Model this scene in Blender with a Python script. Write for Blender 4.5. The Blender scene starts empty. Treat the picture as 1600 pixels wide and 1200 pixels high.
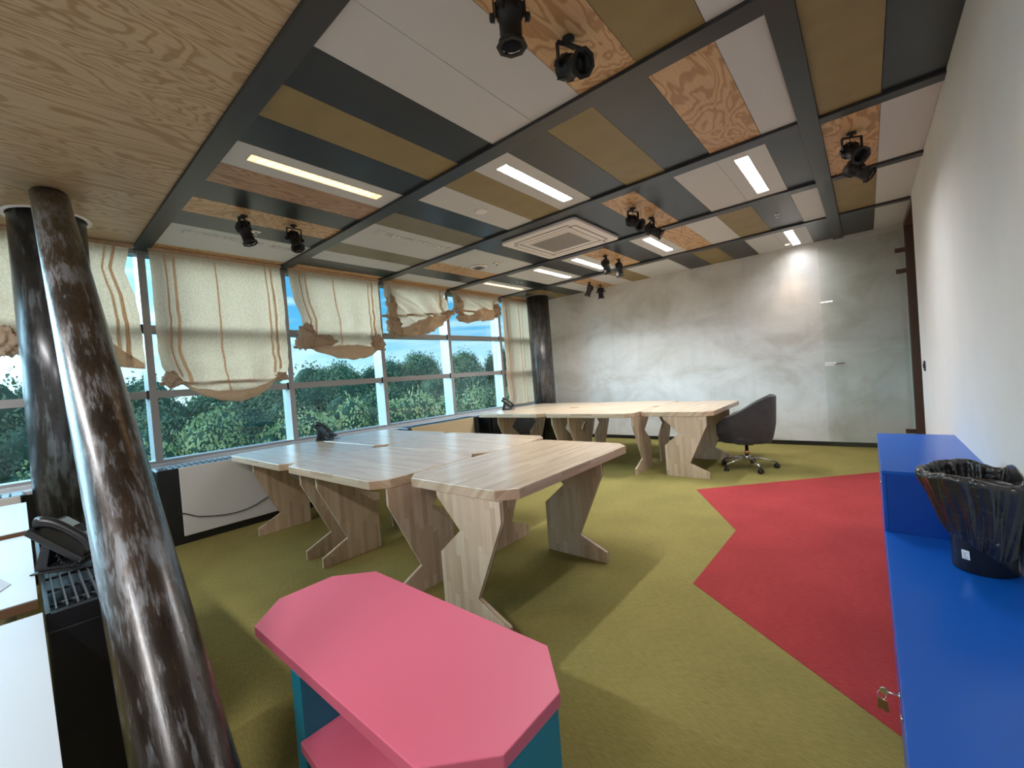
import bpy, bmesh, math, random
from math import pi, sin, cos, radians
from mathutils import Vector, Matrix, noise

random.seed(7)
SC = bpy.context.scene
COL = SC.collection

# ------------------------------------------------------------------ camera
cam_d = bpy.data.cameras.new('camera')
cam_d.sensor_fit = 'HORIZONTAL'; cam_d.sensor_width = 36.0
cam_d.lens = 656.8 / 1600 * 36.0
cam_d.clip_start = 0.03; cam_d.clip_end = 400
cam = bpy.data.objects.new('camera', cam_d); COL.objects.link(cam)
pitch, roll, yaw = radians(-0.98518), radians(4.46195), radians(40.27612)
Rw = Matrix.Rotation(yaw, 3, 'Z') @ Matrix.Rotation(pitch, 3, 'X') @ Matrix.Rotation(roll, 3, 'Y')
X, Y, Z = Rw @ Vector((1, 0, 0)), Rw @ Vector((0, 0, 1)), Rw @ Vector((0, -1, 0))
cam.matrix_world = Matrix(((X.x, Y.x, Z.x, 0), (X.y, Y.y, Z.y, 0), (X.z, Y.z, Z.z, 1.36), (0, 0, 0, 1)))
SC.camera = cam
SC.view_settings.view_transform = 'Standard'; SC.view_settings.look = 'None'
SC.view_settings.gamma = 1.0; SC.view_settings.use_curve_mapping = False
SC.view_settings.exposure = 0.48
SC.cycles.use_denoising = True
SC.cycles.max_bounces = 8; SC.cycles.diffuse_bounces = 4; SC.cycles.glossy_bounces = 3
SC.cycles.transparent_max_bounces = 12; SC.cycles.transmission_bounces = 4
SC.cycles.sample_clamp_indirect = 6.0
SC.cycles.caustics_reflective = False; SC.cycles.caustics_refractive = False

# ------------------------------------------------------------------ sky
SKY_STRENGTH = 1.22
wd = bpy.data.worlds.new('evening_sky'); SC.world = wd; wd.use_nodes = True
wt = wd.node_tree; wt.nodes.clear()
def WN(t, **k):
    n = wt.nodes.new(t)
    for a, b in k.items(): setattr(n, a, b)
    return n
wo = WN('ShaderNodeOutputWorld'); wb = WN('ShaderNodeBackground')
wtc = WN('ShaderNodeTexCoord'); wsep = WN('ShaderNodeSeparateXYZ')
wt.links.new(wtc.outputs['Generated'], wsep.inputs[0])
wr = WN('ShaderNodeValToRGB')            # height above the horizon
wt.links.new(wsep.outputs['Z'], wr.inputs[0])
e = wr.color_ramp.elements
e[0].position = 0.0; e[0].color = (0.62, 0.85, 1.0, 1)
e[1].position = 0.55; e[1].color = (0.07, 0.30, 0.70, 1)
m = wr.color_ramp.elements.new(0.12); m.color = (0.08, 0.37, 0.62, 1)
m = wr.color_ramp.elements.new(0.28); m.color = (0.05, 0.28, 0.56, 1)
wmp = WN('ShaderNodeMapping'); wmp.inputs['Scale'].default_value = (1.0, 1.0, 9.0)
wt.links.new(wtc.outputs['Generated'], wmp.inputs[0])
wn = WN('ShaderNodeTexNoise'); wn.inputs['Scale'].default_value = 3.4; wn.inputs['Detail'].default_value = 7
wt.links.new(wmp.outputs[0], wn.inputs['Vector'])
wcr = WN('ShaderNodeValToRGB'); wcr.color_ramp.elements[0].position = 0.44; wcr.color_ramp.elements[1].position = 0.64
wt.links.new(wn.outputs['Fac'], wcr.inputs[0])
wmx = WN('ShaderNodeMixRGB'); wmx.inputs[2].default_value = (0.50, 0.70, 0.84, 1)
wt.links.new(wcr.outputs[0], wmx.inputs[0]); wt.links.new(wr.outputs[0], wmx.inputs[1])
# brightness around the low sun behind thin cloud
wdot = WN('ShaderNodeVectorMath', operation='DOT_PRODUCT')
sd = Vector((-1.0, -0.62, 0.24)).normalized(); wdot.inputs[1].default_value = sd
wt.links.new(wtc.outputs['Generated'], wdot.inputs[0])
wpw = WN('ShaderNodeMath', operation='POWER'); wpw.use_clamp = False
wmax = WN('ShaderNodeMath', operation='MAXIMUM'); wmax.inputs[1].default_value = 0.0
wt.links.new(wdot.outputs['Value'], wmax.inputs[0]); wt.links.new(wmax.outputs[0], wpw.inputs[0]); wpw.inputs[1].default_value = 12
wml = WN('ShaderNodeMath', operation='MULTIPLY'); wml.inputs[1].default_value = 13.0
wt.links.new(wpw.outputs[0], wml.inputs[0])
wad = WN('ShaderNodeMixRGB', blend_type='ADD'); wad.inputs[0].default_value = 1.0
wsc = WN('ShaderNodeMixRGB', blend_type='MULTIPLY'); wsc.inputs[0].default_value = 1.0; wsc.inputs[1].default_value = (0.50, 0.80, 1.0, 1)
wt.links.new(wml.outputs[0], wsc.inputs[2])
wt.links.new(wmx.outputs[0], wad.inputs[1]); wt.links.new(wsc.outputs[0], wad.inputs[2])
wt.links.new(wad.outputs[0], wb.inputs['Color']); wb.inputs['Strength'].default_value = SKY_STRENGTH
wt.links.new(wb.outputs[0], wo.inputs['Surface'])

# lamp strengths (the fixtures themselves are built further down)
W_TUBE = 38.0          # a lit ceiling luminaire
W_FILL = 44.0          # fill luminaires added out of view behind the camera
C_TUBE = (0.96, 0.975, 1.0)
C_WARM = (1.0, 0.66, 0.34)

# ------------------------------------------------------------------ room numbers
CE = 2.96
WX = -5.60        # inner face of the window wall
RX = 0.4355       # right wall
FY = 7.58         # end wall
BY = -3.2         # wall behind the camera

# ------------------------------------------------------------------ materials
MATS = {}
def mat(name):
    m = bpy.data.materials.new(name); m.use_nodes = True
    MATS[name] = m
    nt = m.node_tree
    return m, nt, nt.nodes['Principled BSDF']
def plain(name, col, rough=0.5, metal=0.0, spec=0.5, coat=0.0, emit=None, estr=0.0, noise_amt=0.0, nscale=30, bump=0.0, bscale=200):
    m, nt, b = mat(name)
    b.inputs['Base Color'].default_value = (*col, 1); b.inputs['Roughness'].default_value = rough
    b.inputs['Metallic'].default_value = metal; b.inputs['Specular IOR Level'].default_value = spec
    b.inputs['Coat Weight'].default_value = coat
    if emit: b.inputs['Emission Color'].default_value = (*emit, 1); b.inputs['Emission Strength'].default_value = estr
    tc = nt.nodes.new('ShaderNodeTexCoord')
    if noise_amt:
        n = nt.nodes.new('ShaderNodeTexNoise'); n.inputs['Scale'].default_value = nscale; n.inputs['Detail'].default_value = 5
        nt.links.new(tc.outputs['Object'], n.inputs['Vector'])
        r = nt.nodes.new('ShaderNodeValToRGB')
        r.color_ramp.elements[0].position = 0.3; r.color_ramp.elements[1].position = 0.7
        r.color_ramp.elements[0].color = (*[c * (1 - noise_amt) for c in col], 1)
        r.color_ramp.elements[1].color = (*[min(1, c * (1 + noise_amt)) for c in col], 1)
        nt.links.new(n.outputs['Fac'], r.inputs[0]); nt.links.new(r.outputs[0], b.inputs['Base Color'])
    if bump:
        n = nt.nodes.new('ShaderNodeTexNoise'); n.inputs['Scale'].default_value = bscale; n.inputs['Detail'].default_value = 3
        nt.links.new(tc.outputs['Object'], n.inputs['Vector'])
        bp = nt.nodes.new('ShaderNodeBump'); bp.inputs['Strength'].default_value = bump; bp.inputs['Distance'].default_value = 0.01
        nt.links.new(n.outputs['Fac'], bp.inputs['Height']); nt.links.new(bp.outputs[0], b.inputs['Normal'])
    return m
def ramp(nt, stops):
    r = nt.nodes.new('ShaderNodeValToRGB'); el = r.color_ramp.elements
    el[0].position, el[0].color = stops[0][0], (*stops[0][1], 1)
    el[1].position, el[1].color = stops[-1][0], (*stops[-1][1], 1)
    for p, c in stops[1:-1]:
        k = el.new(p); k.color = (*c, 1)
    return r
def mathn(nt, op, a, b=None, v=None):
    n = nt.nodes.new('ShaderNodeMath'); n.operation = op
    nt.links.new(a, n.inputs[0])
    if b is not None: nt.links.new(b, n.inputs[1])
    if v is not None: n.inputs[1].default_value = v
    return n.outputs[0]

def plywood(name, light, dark, seed, freq=17, sc=(1.7, 0.75, 1.7)):
    """rotary-cut softwood: contour lines of a stretched noise field"""
    m, nt, b = mat(name)
    tc = nt.nodes.new('ShaderNodeTexCoord'); mp = nt.nodes.new('ShaderNodeMapping')
    mp.inputs['Scale'].default_value = sc; mp.inputs['Location'].default_value = (seed * 3.1, seed * 1.7, seed)
    nt.links.new(tc.outputs['Object'], mp.inputs[0])
    n = nt.nodes.new('ShaderNodeTexNoise'); n.inputs['Scale'].default_value = 1.6; n.inputs['Detail'].default_value = 3.5
    n.inputs['Roughness'].default_value = 0.52; n.inputs['Distortion'].default_value = 0.7
    nt.links.new(mp.outputs[0], n.inputs['Vector'])
    s = mathn(nt, 'MULTIPLY', n.outputs['Fac'], v=freq); f = mathn(nt, 'FRACT', s)
    r = ramp(nt, [(0.0, dark), (0.13, dark), (0.30, light), (0.78, light), (0.93, dark), (1.0, dark)])
    nt.links.new(f, r.inputs[0])
    n2 = nt.nodes.new('ShaderNodeTexNoise'); n2.inputs['Scale'].default_value = 1.2; n2.inputs['Detail'].default_value = 2
    mp2 = nt.nodes.new('ShaderNodeMapping'); mp2.inputs['Scale'].default_value = (60, 2.5, 60)
    nt.links.new(tc.outputs['Object'], mp2.inputs[0]); nt.links.new(mp2.outputs[0], n2.inputs['Vector'])
    mx = nt.nodes.new('ShaderNodeMixRGB'); mx.blend_type = 'MULTIPLY'; mx.inputs[0].default_value = 0.5
    g = ramp(nt, [(0.3, (0.75, 0.72, 0.68)), (0.7, (1.1, 1.08, 1.05))])
    nt.links.new(n2.outputs['Fac'], g.inputs[0])
    nt.links.new(r.outputs[0], mx.inputs[1]); nt.links.new(g.outputs[0], mx.inputs[2])
    nt.links.new(mx.outputs[0], b.inputs['Base Color'])
    b.inputs['Roughness'].default_value = 0.42; b.inputs['Specular IOR Level'].default_value = 0.4
    return m

def blockboard(name, vertical=False):
    """finger-jointed staves"""
    m, nt, b = mat(name)
    tc = nt.nodes.new('ShaderNodeTexCoord'); sp = nt.nodes.new('ShaderNodeSeparateXYZ'); cb = nt.nodes.new('ShaderNodeCombineXYZ')
    nt.links.new(tc.outputs['Object'], sp.inputs[0])
    if vertical:
        nt.links.new(sp.outputs['Z'], cb.inputs['X']); s = mathn(nt, 'ADD', sp.outputs['X'], sp.outputs['Y']); nt.links.new(s, cb.inputs['Y'])
    else:
        nt.links.new(sp.outputs['X'], cb.inputs['X']); s = mathn(nt, 'ADD', sp.outputs['Y'], sp.outputs['Z']); nt.links.new(s, cb.inputs['Y'])
    # stave index -> random shift and random tone
    row = mathn(nt, 'FLOOR', mathn(nt, 'DIVIDE', s, v=0.036))
    wn1 = nt.nodes.new('ShaderNodeTexWhiteNoise'); wn1.noise_dimensions = '1D'; nt.links.new(row, wn1.inputs['W'])
    shifted = mathn(nt, 'ADD', mathn(nt, 'DIVIDE', (sp.outputs['Z'] if vertical else sp.outputs['X']), v=0.34), mathn(nt, 'MULTIPLY', wn1.outputs['Value'], v=5.0))
    seg = mathn(nt, 'FLOOR', shifted)
    cb2 = nt.nodes.new('ShaderNodeCombineXYZ'); nt.links.new(row, cb2.inputs['X']); nt.links.new(seg, cb2.inputs['Y'])
    wn2 = nt.nodes.new('ShaderNodeTexWhiteNoise'); wn2.noise_dimensions = '2D'; nt.links.new(cb2.outputs[0], wn2.inputs['Vector'])
    r = ramp(nt, [(0.0, (0.49, 0.355, 0.23)), (0.35, (0.555, 0.41, 0.275)), (0.7, (0.60, 0.46, 0.32)), (1.0, (0.66, 0.525, 0.38))])
    nt.links.new(wn2.outputs['Value'], r.inputs[0])
    g = nt.nodes.new('ShaderNodeTexNoise'); g.inputs['Scale'].default_value = 1.0; g.inputs['Detail'].default_value = 4
    mp = nt.nodes.new('ShaderNodeMapping'); mp.inputs['Scale'].default_value = (5, 130, 1)
    nt.links.new(cb.outputs[0], mp.inputs[0]); nt.links.new(mp.outputs[0], g.inputs['Vector'])
    gr = ramp(nt, [(0.3, (0.86, 0.84, 0.82)), (0.7, (1.06, 1.05, 1.04))]); nt.links.new(g.outputs['Fac'], gr.inputs[0])
    mx = nt.nodes.new('ShaderNodeMixRGB'); mx.blend_type = 'MULTIPLY'; mx.inputs[0].default_value = 1.0
    nt.links.new(r.outputs[0], mx.inputs[1]); nt.links.new(gr.outputs[0], mx.inputs[2])
    nt.links.new(mx.outputs[0], b.inputs['Base Color'])
    b.inputs['Roughness'].default_value = 0.5 if vertical else 0.30
    b.inputs['Specular IOR Level'].default_value = 0.35 if vertical else 0.5
    if not vertical: b.inputs['Coat Weight'].default_value = 0.25; b.inputs['Coat Roughness'].default_value = 0.22
    return m

def carpet(name, c1, c2):
    m, nt, b = mat(name)
    tc = nt.nodes.new('ShaderNodeTexCoord')
    mp = nt.nodes.new('ShaderNodeMapping'); mp.inputs['Scale'].default_value = (18, 130, 1); mp.inputs['Rotation'].default_value = (0, 0, 0.15)
    nt.links.new(tc.outputs['Object'], mp.inputs[0])
    n = nt.nodes.new('ShaderNodeTexNoise'); n.inputs['Scale'].default_value = 1.5; n.inputs['Detail'].default_value = 4
    nt.links.new(mp.outputs[0], n.inputs['Vector'])
    r = ramp(nt, [(0.3, c1), (0.7, c2)]); nt.links.new(n.outputs['Fac'], r.inputs[0])
    n2 = nt.nodes.new('ShaderNodeTexNoise'); n2.inputs['Scale'].default_value = 2.2; n2.inputs['Detail'].default_value = 3
    nt.links.new(tc.outputs['Object'], n2.inputs['Vector'])
    r2 = ramp(nt, [(0.3, (0.9, 0.9, 0.9)), (0.7, (1.08, 1.08, 1.08))]); nt.links.new(n2.outputs['Fac'], r2.inputs[0])
    n3 = nt.nodes.new('ShaderNodeTexNoise'); n3.inputs['Scale'].default_value = 420; n3.inputs['Detail'].default_value = 2
    nt.links.new(tc.outputs['Object'], n3.inputs['Vector'])
    r3 = ramp(nt, [(0.3, (0.72, 0.72, 0.72)), (0.7, (1.25, 1.25, 1.25))]); nt.links.new(n3.outputs['Fac'], r3.inputs[0])
    mx = nt.nodes.new('ShaderNodeMixRGB'); mx.blend_type = 'MULTIPLY'; mx.inputs[0].default_value = 1.0
    my = nt.nodes.new('ShaderNodeMixRGB'); my.blend_type = 'MULTIPLY'; my.inputs[0].default_value = 1.0
    nt.links.new(r.outputs[0], mx.inputs[1]); nt.links.new(r2.outputs[0], mx.inputs[2])
    nt.links.new(mx.outputs[0], my.inputs[1]); nt.links.new(r3.outputs[0], my.inputs[2])
    nt.links.new(my.outputs[0], b.inputs['Base Color']); b.inputs['Roughness'].default_value = 0.95
    b.inputs['Specular IOR Level'].default_value = 0.1
    bp = nt.nodes.new('ShaderNodeBump'); bp.inputs['Strength'].default_value = 0.5; bp.inputs['Distance'].default_value = 0.004
    nt.links.new(n3.outputs['Fac'], bp.inputs['Height']); nt.links.new(bp.outputs[0], b.inputs['Normal'])
    return m

def concrete(name):
    m, nt, b = mat(name)
    tc = nt.nodes.new('ShaderNodeTexCoord')
    mp = nt.nodes.new('ShaderNodeMapping'); mp.inputs['Scale'].default_value = (1.0, 1.0, 1.5); mp.inputs['Location'].default_value = (3.3, 0, 1.2)
    nt.links.new(tc.outputs['Object'], mp.inputs[0])
    n = nt.nodes.new('ShaderNodeTexNoise'); n.inputs['Scale'].default_value = 1.1; n.inputs['Detail'].default_value = 8; n.inputs['Roughness'].default_value = 0.62; n.inputs['Distortion'].default_value = 0.6
    nt.links.new(mp.outputs[0], n.inputs['Vector'])
    r = ramp(nt, [(0.36, (0.60, 0.575, 0.53)), (0.5, (0.72, 0.71, 0.685)), (0.64, (0.80, 0.79, 0.77))]); nt.links.new(n.outputs['Fac'], r.inputs[0])
    n2 = nt.nodes.new('ShaderNodeTexNoise'); n2.inputs['Scale'].default_value = 0.8; n2.inputs['Detail'].default_value = 6
    mp2 = nt.nodes.new('ShaderNodeMapping'); mp2.inputs['Scale'].default_value = (6.5, 1, 1.3); nt.links.new(tc.outputs['Object'], mp2.inputs[0]); nt.links.new(mp2.outputs[0], n2.inputs['Vector'])
    r2 = ramp(nt, [(0.52, (1, 1, 1)), (0.66, (0.86, 0.84, 0.80)), (0.74, (1, 1, 1))]); nt.links.new(n2.outputs['Fac'], r2.inputs[0])
    mx = nt.nodes.new('ShaderNodeMixRGB'); mx.blend_type = 'MULTIPLY'; mx.inputs[0].default_value = 0.4
    nt.links.new(r.outputs[0], mx.inputs[1]); nt.links.new(r2.outputs[0], mx.inputs[2])
    # poured lifts and formwork joints
    nt.links.new(mx.outputs[0], b.inputs['Base Color']); b.inputs['Roughness'].default_value = 0.7
    n3 = nt.nodes.new('ShaderNodeTexNoise'); n3.inputs['Scale'].default_value = 30; n3.inputs['Detail'].default_value = 5; nt.links.new(tc.outputs['Object'], n3.inputs['Vector'])
    bp = nt.nodes.new('ShaderNodeBump'); bp.inputs['Strength'].default_value = 0.12; bp.inputs['Distance'].default_value = 0.01
    nt.links.new(n3.outputs['Fac'], bp.inputs['Height']); nt.links.new(bp.outputs[0], b.inputs['Normal'])
    return m

def millscale(name, base, flake, patch, zs=2.5, flake_pos=0.60, fine=26):
    """dark rolled steel with streaks of paler mill scale running along it"""
    m, nt, b = mat(name)
    tc = nt.nodes.new('ShaderNodeTexCoord')
    def nz(scale3, det, dist):
        mp = nt.nodes.new('ShaderNodeMapping'); mp.inputs['Scale'].default_value = scale3; nt.links.new(tc.outputs['Object'], mp.inputs[0])
        n = nt.nodes.new('ShaderNodeTexNoise'); n.inputs['Scale'].default_value = 1.3; n.inputs['Detail'].default_value = det; n.inputs['Roughness'].default_value = 0.62; n.inputs['Distortion'].default_value = dist
        nt.links.new(mp.outputs[0], n.inputs['Vector']); return n
    n = nz((fine, fine, zs), 8, 0.3); nb = nz((fine * 2.6, fine * 2.6, zs * 2.2), 5, 0.2)
    n2 = nt.nodes.new('ShaderNodeTexNoise'); n2.inputs['Scale'].default_value = 2.6; n2.inputs['Detail'].default_value = 5; nt.links.new(tc.outputs['Object'], n2.inputs['Vector'])
    big = ramp(nt, [(0.35, (0, 0, 0)), (0.65, (0.16, 0.16, 0.16))]); nt.links.new(n2.outputs['Fac'], big.inputs[0])
    sm = mathn(nt, 'ADD', mathn(nt, 'ADD', mathn(nt, 'MULTIPLY', n.outputs['Fac'], v=0.6), mathn(nt, 'MULTIPLY', nb.outputs['Fac'], v=0.4)), mathn(nt, 'SUBTRACT', big.outputs[0], v=0.08))
    r1 = ramp(nt, [(flake_pos - 0.05, (0, 0, 0)), (flake_pos + 0.05, (1, 1, 1))]); nt.links.new(sm, r1.inputs[0])
    r2 = ramp(nt, [(0.40, base), (0.62, patch)]); nt.links.new(n2.outputs['Fac'], r2.inputs[0])
    mx = nt.nodes.new('ShaderNodeMixRGB'); nt.links.new(r1.outputs[0], mx.inputs[0]); nt.links.new(r2.outputs[0], mx.inputs[1]); mx.inputs[2].default_value = (*flake, 1)
    nt.links.new(mx.outputs[0], b.inputs['Base Color'])
    b.inputs['Metallic'].default_value = 0.3; b.inputs['Coat Weight'].default_value = 0.3; b.inputs['Coat Roughness'].default_value = 0.2
    rr = ramp(nt, [(0.35, (0.24, 0.24, 0.24)), (0.65, (0.46, 0.46, 0.46))]); nt.links.new(sm, rr.inputs[0]); nt.links.new(rr.outputs[0], b.inputs['Roughness'])
    bp = nt.nodes.new('ShaderNodeBump'); bp.inputs['Strength'].default_value = 0.35; bp.inputs['Distance'].default_value = 0.003
    nt.links.new(sm, bp.inputs['Height']); nt.links.new(bp.outputs[0], b.inputs['Normal'])
    return m

def thin_glass(name, tint, refl=0.08, haze=0.0, hazecol=(0.7, 0.8, 0.8)):
    m = bpy.data.materials.new(name); m.use_nodes = True; nt = m.node_tree; nt.nodes.clear(); MATS[name] = m
    o = nt.nodes.new('ShaderNodeOutputMaterial'); t = nt.nodes.new('ShaderNodeBsdfTransparent'); t.inputs[0].default_value = (*tint, 1)
    g = nt.nodes.new('ShaderNodeBsdfGlossy'); g.inputs['Roughness'].default_value = 0.02
    fr = nt.nodes.new('ShaderNodeFresnel'); fr.inputs[0].default_value = 1.45
    mx = nt.nodes.new('ShaderNodeMixShader')
    mu = nt.nodes.new('ShaderNodeMath'); mu.operation = 'MULTIPLY'; mu.inputs[1].default_value = refl / 0.08
    mn = nt.nodes.new('ShaderNodeMath'); mn.operation = 'MINIMUM'; mn.inputs[1].default_value = 0.10
    nt.links.new(fr.outputs[0], mu.inputs[0]); nt.links.new(mu.outputs[0], mn.inputs[0]); nt.links.new(mn.outputs[0], mx.inputs[0])
    nt.links.new(g.outputs[0], mx.inputs[2])
    if haze:
        d = nt.nodes.new('ShaderNodeBsdfDiffuse'); d.inputs[0].default_value = (*hazecol, 1)
        m2 = nt.nodes.new('ShaderNodeMixShader'); m2.inputs[0].default_value = haze
        nt.links.new(t.outputs[0], m2.inputs[1]); nt.links.new(d.outputs[0], m2.inputs[2]); nt.links.new(m2.outputs[0], mx.inputs[1])
    else:
        nt.links.new(t.outputs[0], mx.inputs[1])
    nt.links.new(mx.outputs[0], o.inputs[0])
    return m

def cloth(name, col, trans, tcol=None):
    m = bpy.data.materials.new(name); m.use_nodes = True; nt = m.node_tree; nt.nodes.clear(); MATS[name] = m
    o = nt.nodes.new('ShaderNodeOutputMaterial')
    d = nt.nodes.new('ShaderNodeBsdfDiffuse'); t = nt.nodes.new('ShaderNodeBsdfTranslucent'); mx = nt.nodes.new('ShaderNodeMixShader')
    tc = nt.nodes.new('ShaderNodeTexCoord')
    n = nt.nodes.new('ShaderNodeTexNoise'); n.inputs['Scale'].default_value = 1.0; n.inputs['Detail'].default_value = 3
    mp = nt.nodes.new('ShaderNodeMapping'); mp.inputs['Scale'].default_value = (60, 60, 220); nt.links.new(tc.outputs['Object'], mp.inputs[0]); nt.links.new(mp.outputs[0], n.inputs['Vector'])
    r = ramp(nt, [(0.25, tuple(c * 0.78 for c in col)), (0.75, tuple(min(1, c * 1.12) for c in col))]); nt.links.new(n.outputs['Fac'], r.inputs[0])
    nt.links.new(r.outputs[0], d.inputs[0]); nt.links.new(r.outputs[0], t.inputs[0])
    if tcol:
        rt = ramp(nt, [(0.25, tuple(c * 0.74 for c in tcol)), (0.75, tuple(min(1, c * 1.15) for c in tcol))])
        n5 = nt.nodes.new('ShaderNodeTexNoise'); n5.inputs['Scale'].default_value = 55; n5.inputs['Detail'].default_value = 3
        nt.links.new(tc.outputs['Object'], n5.inputs['Vector']); nt.links.new(n5.outputs['Fac'], rt.inputs[0]); nt.links.new(rt.outputs[0], t.inputs[0])
    mx.inputs[0].default_value = trans
    nt.links.new(d.outputs[0], mx.inputs[1]); nt.links.new(t.outputs[0], mx.inputs[2]); nt.links.new(mx.outputs[0], o.inputs[0])
    return m

def leafmat(name, c1, c2, sc):
    m, nt, b = mat(name)
    tc = nt.nodes.new('ShaderNodeTexCoord'); n = nt.nodes.new('ShaderNodeTexNoise'); n.inputs['Scale'].default_value = sc; n.inputs['Detail'].default_value = 4
    oi = nt.nodes.new('ShaderNodeObjectInfo')
    nt.links.new(tc.outputs['Object'], n.inputs['Vector'])
    ad = mathn(nt, 'ADD', n.outputs['Fac'], mathn(nt, 'MULTIPLY', oi.outputs['Random'], v=0.22))
    r = ramp(nt, [(0.42, c1), (0.74, c2)]); nt.links.new(ad, r.inputs[0]); nt.links.new(r.outputs[0], b.inputs['Base Color'])
    b.inputs['Roughness'].default_value = 0.8; b.inputs['Specular IOR Level'].default_value = 0.15
    return m

M = MATS
plywood('ply_warm', (0.66, 0.42, 0.22), (0.46, 0.25, 0.11), 1)
plywood('ply_red', (0.46, 0.28, 0.17), (0.30, 0.15, 0.08), 4, freq=16, sc=(3.0, 0.55, 2))
plywood('ply_big', (0.58, 0.43, 0.275), (0.42, 0.275, 0.15), 2, freq=22, sc=(2.0, 0.42, 1))
plain('panel_white', (0.62, 0.612, 0.597), 0.6, noise_amt=0.05, nscale=500)
plain('panel_olive', (0.27, 0.195, 0.075), 0.5, noise_amt=0.08, nscale=6)
plain('panel_taupe', (0.22, 0.185, 0.12), 0.5, noise_amt=0.08, nscale=6)
plain('panel_dark', (0.018, 0.020, 0.023), 0.33, noise_amt=0.06, nscale=6)
plain('beam_dark', (0.032, 0.032, 0.035), 0.34, noise_amt=0.05, nscale=5)
plain('void', (0.01, 0.01, 0.01), 0.9)
concrete('concrete')
plain('plaster', (0.76, 0.74, 0.71), 0.65, noise_amt=0.03, nscale=2.5, bump=0.05, bscale=60)
carpet('carpet_green', (0.215, 0.180, 0.055), (0.30, 0.255, 0.085))
carpet('carpet_red', (0.29, 0.034, 0.036), (0.38, 0.055, 0.055))
plain('black_skirting', (0.012, 0.011, 0.010), 0.4)
blockboard('staves'); blockboard('staves_v', True)
plain('edge_gap', (0.05, 0.035, 0.02), 0.8)
plain('alu', (0.42, 0.40, 0.39), 0.38, metal=0.35)
plain('alu_skylit', (0.80, 0.84, 0.86), 0.22, spec=0.9)  # same aluminium, with sky light on the mullion sides put into its colour
plain('sill', (0.62, 0.64, 0.66), 0.25)
thin_glass('pane_glass', (0.90, 0.965, 0.97), 0.06)
thin_glass('door_glass', (0.955, 0.97, 0.955), 0.05, haze=0.02, hazecol=(0.55, 0.62, 0.56))
plain('glass_edge', (0.55, 0.72, 0.66), 0.2)
cloth('linen', (0.80, 0.66, 0.49), 0.66, (0.96, 0.53, 0.33))
cloth('linen_thick', (0.74, 0.60, 0.44), 0.40, (0.80, 0.54, 0.38))
cloth('linen_channel', (0.78, 0.65, 0.49), 0.58, (0.98, 0.58, 0.39))
plain('raw_wood', (0.52, 0.36, 0.22), 0.6, noise_amt=0.15, nscale=20)
millscale('steel_brown', (0.018, 0.012, 0.009), (0.15, 0.155, 0.165), (0.050, 0.031, 0.020), zs=5.0, flake_pos=0.55, fine=34)
millscale('steel_dark', (0.022, 0.022, 0.024), (0.12, 0.14, 0.15), (0.045, 0.042, 0.04), flake_pos=0.56, fine=14)
millscale('steel_grey', (0.058, 0.056, 0.058), (0.20, 0.195, 0.19), (0.09, 0.078, 0.073), flake_pos=0.56)
plain('pink', (0.74, 0.15, 0.235), 0.42, noise_amt=0.03, nscale=900)
plain('teal', (0.005, 0.23, 0.33), 0.45)
plain('blue', (0.003, 0.085, 0.42), 0.28)
plain('blue_door', (0.004, 0.055, 0.33), 0.3)
plain('chrome', (0.75, 0.74, 0.73), 0.12, metal=1.0)
plain('copper', (0.72, 0.36, 0.22), 0.2, metal=1.0)
plain('black_plastic', (0.012, 0.012, 0.013), 0.35)
plain('black_metal', (0.010, 0.009, 0.009), 0.55, metal=0.2)
plain('casing', (0.012, 0.012, 0.014), 0.3)
plain('velvet', (0.030, 0.028, 0.027), 0.75, noise_amt=0.25, nscale=14)
M['velvet'].node_tree.nodes['Principled BSDF'].inputs['Sheen Weight'].default_value = 0.25
plain('board_white', (0.62, 0.60, 0.58), 0.5)
plain('board_sand', (0.62, 0.47, 0.28), 0.5)
plain('desk_white', (0.52, 0.56, 0.60), 0.35)
plain('desk_edge', (0.20, 0.10, 0.05), 0.5)
plain('paper', (0.42, 0.46, 0.50), 0.7)
plain('white_plastic', (0.88, 0.82, 0.79), 0.4)
plain('grille_grey', (0.40, 0.37, 0.36), 0.5)
plain('slat_grey', (0.13, 0.14, 0.15), 0.35, metal=0.4)
plain('slot_dark', (0.03, 0.028, 0.028), 0.6)
plain('reflector', (0.90, 0.89, 0.86), 0.3)
plain('frame_brown', (0.085, 0.045, 0.030), 0.4)
plain('label_white', (0.75, 0.78, 0.80), 0.5)
plain('label_grey', (0.25, 0.27, 0.30), 0.5)
plain('brass', (0.45, 0.30, 0.14), 0.3, metal=1.0)
plain('screen', (0.25, 0.32, 0.33), 0.2)
plain('bark', (0.07, 0.05, 0.035), 0.9)
plain('grass', (0.08, 0.12, 0.04), 0.95, noise_amt=0.3, nscale=0.5)
leafmat('leaf_dark', (0.09, 0.155, 0.095), (0.33, 0.41, 0.20), 1.1)
leafmat('leaf_light', (0.34, 0.42, 0.18), (0.90, 0.84, 0.40), 1.6)
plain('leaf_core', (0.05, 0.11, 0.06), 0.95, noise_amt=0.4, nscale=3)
bag_m, nt, b = mat('bag_film')
b.inputs['Base Color'].default_value = (0.014, 0.012, 0.012, 1); b.inputs['Roughness'].default_value = 0.22
b.inputs['Coat Weight'].default_value = 0.5
tc = nt.nodes.new('ShaderNodeTexCoord'); n = nt.nodes.new('ShaderNodeTexNoise'); n.inputs['Scale'].default_value = 26; n.inputs['Detail'].default_value = 4; n.inputs['Distortion'].default_value = 1.2
nt.links.new(tc.outputs['Object'], n.inputs['Vector']); bp = nt.nodes.new('ShaderNodeBump'); bp.inputs['Strength'].default_value = 0.7; bp.inputs['Distance'].default_value = 0.012
nt.links.new(n.outputs['Fac'], bp.inputs['Height']); nt.links.new(bp.outputs[0], b.inputs['Normal'])
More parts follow.
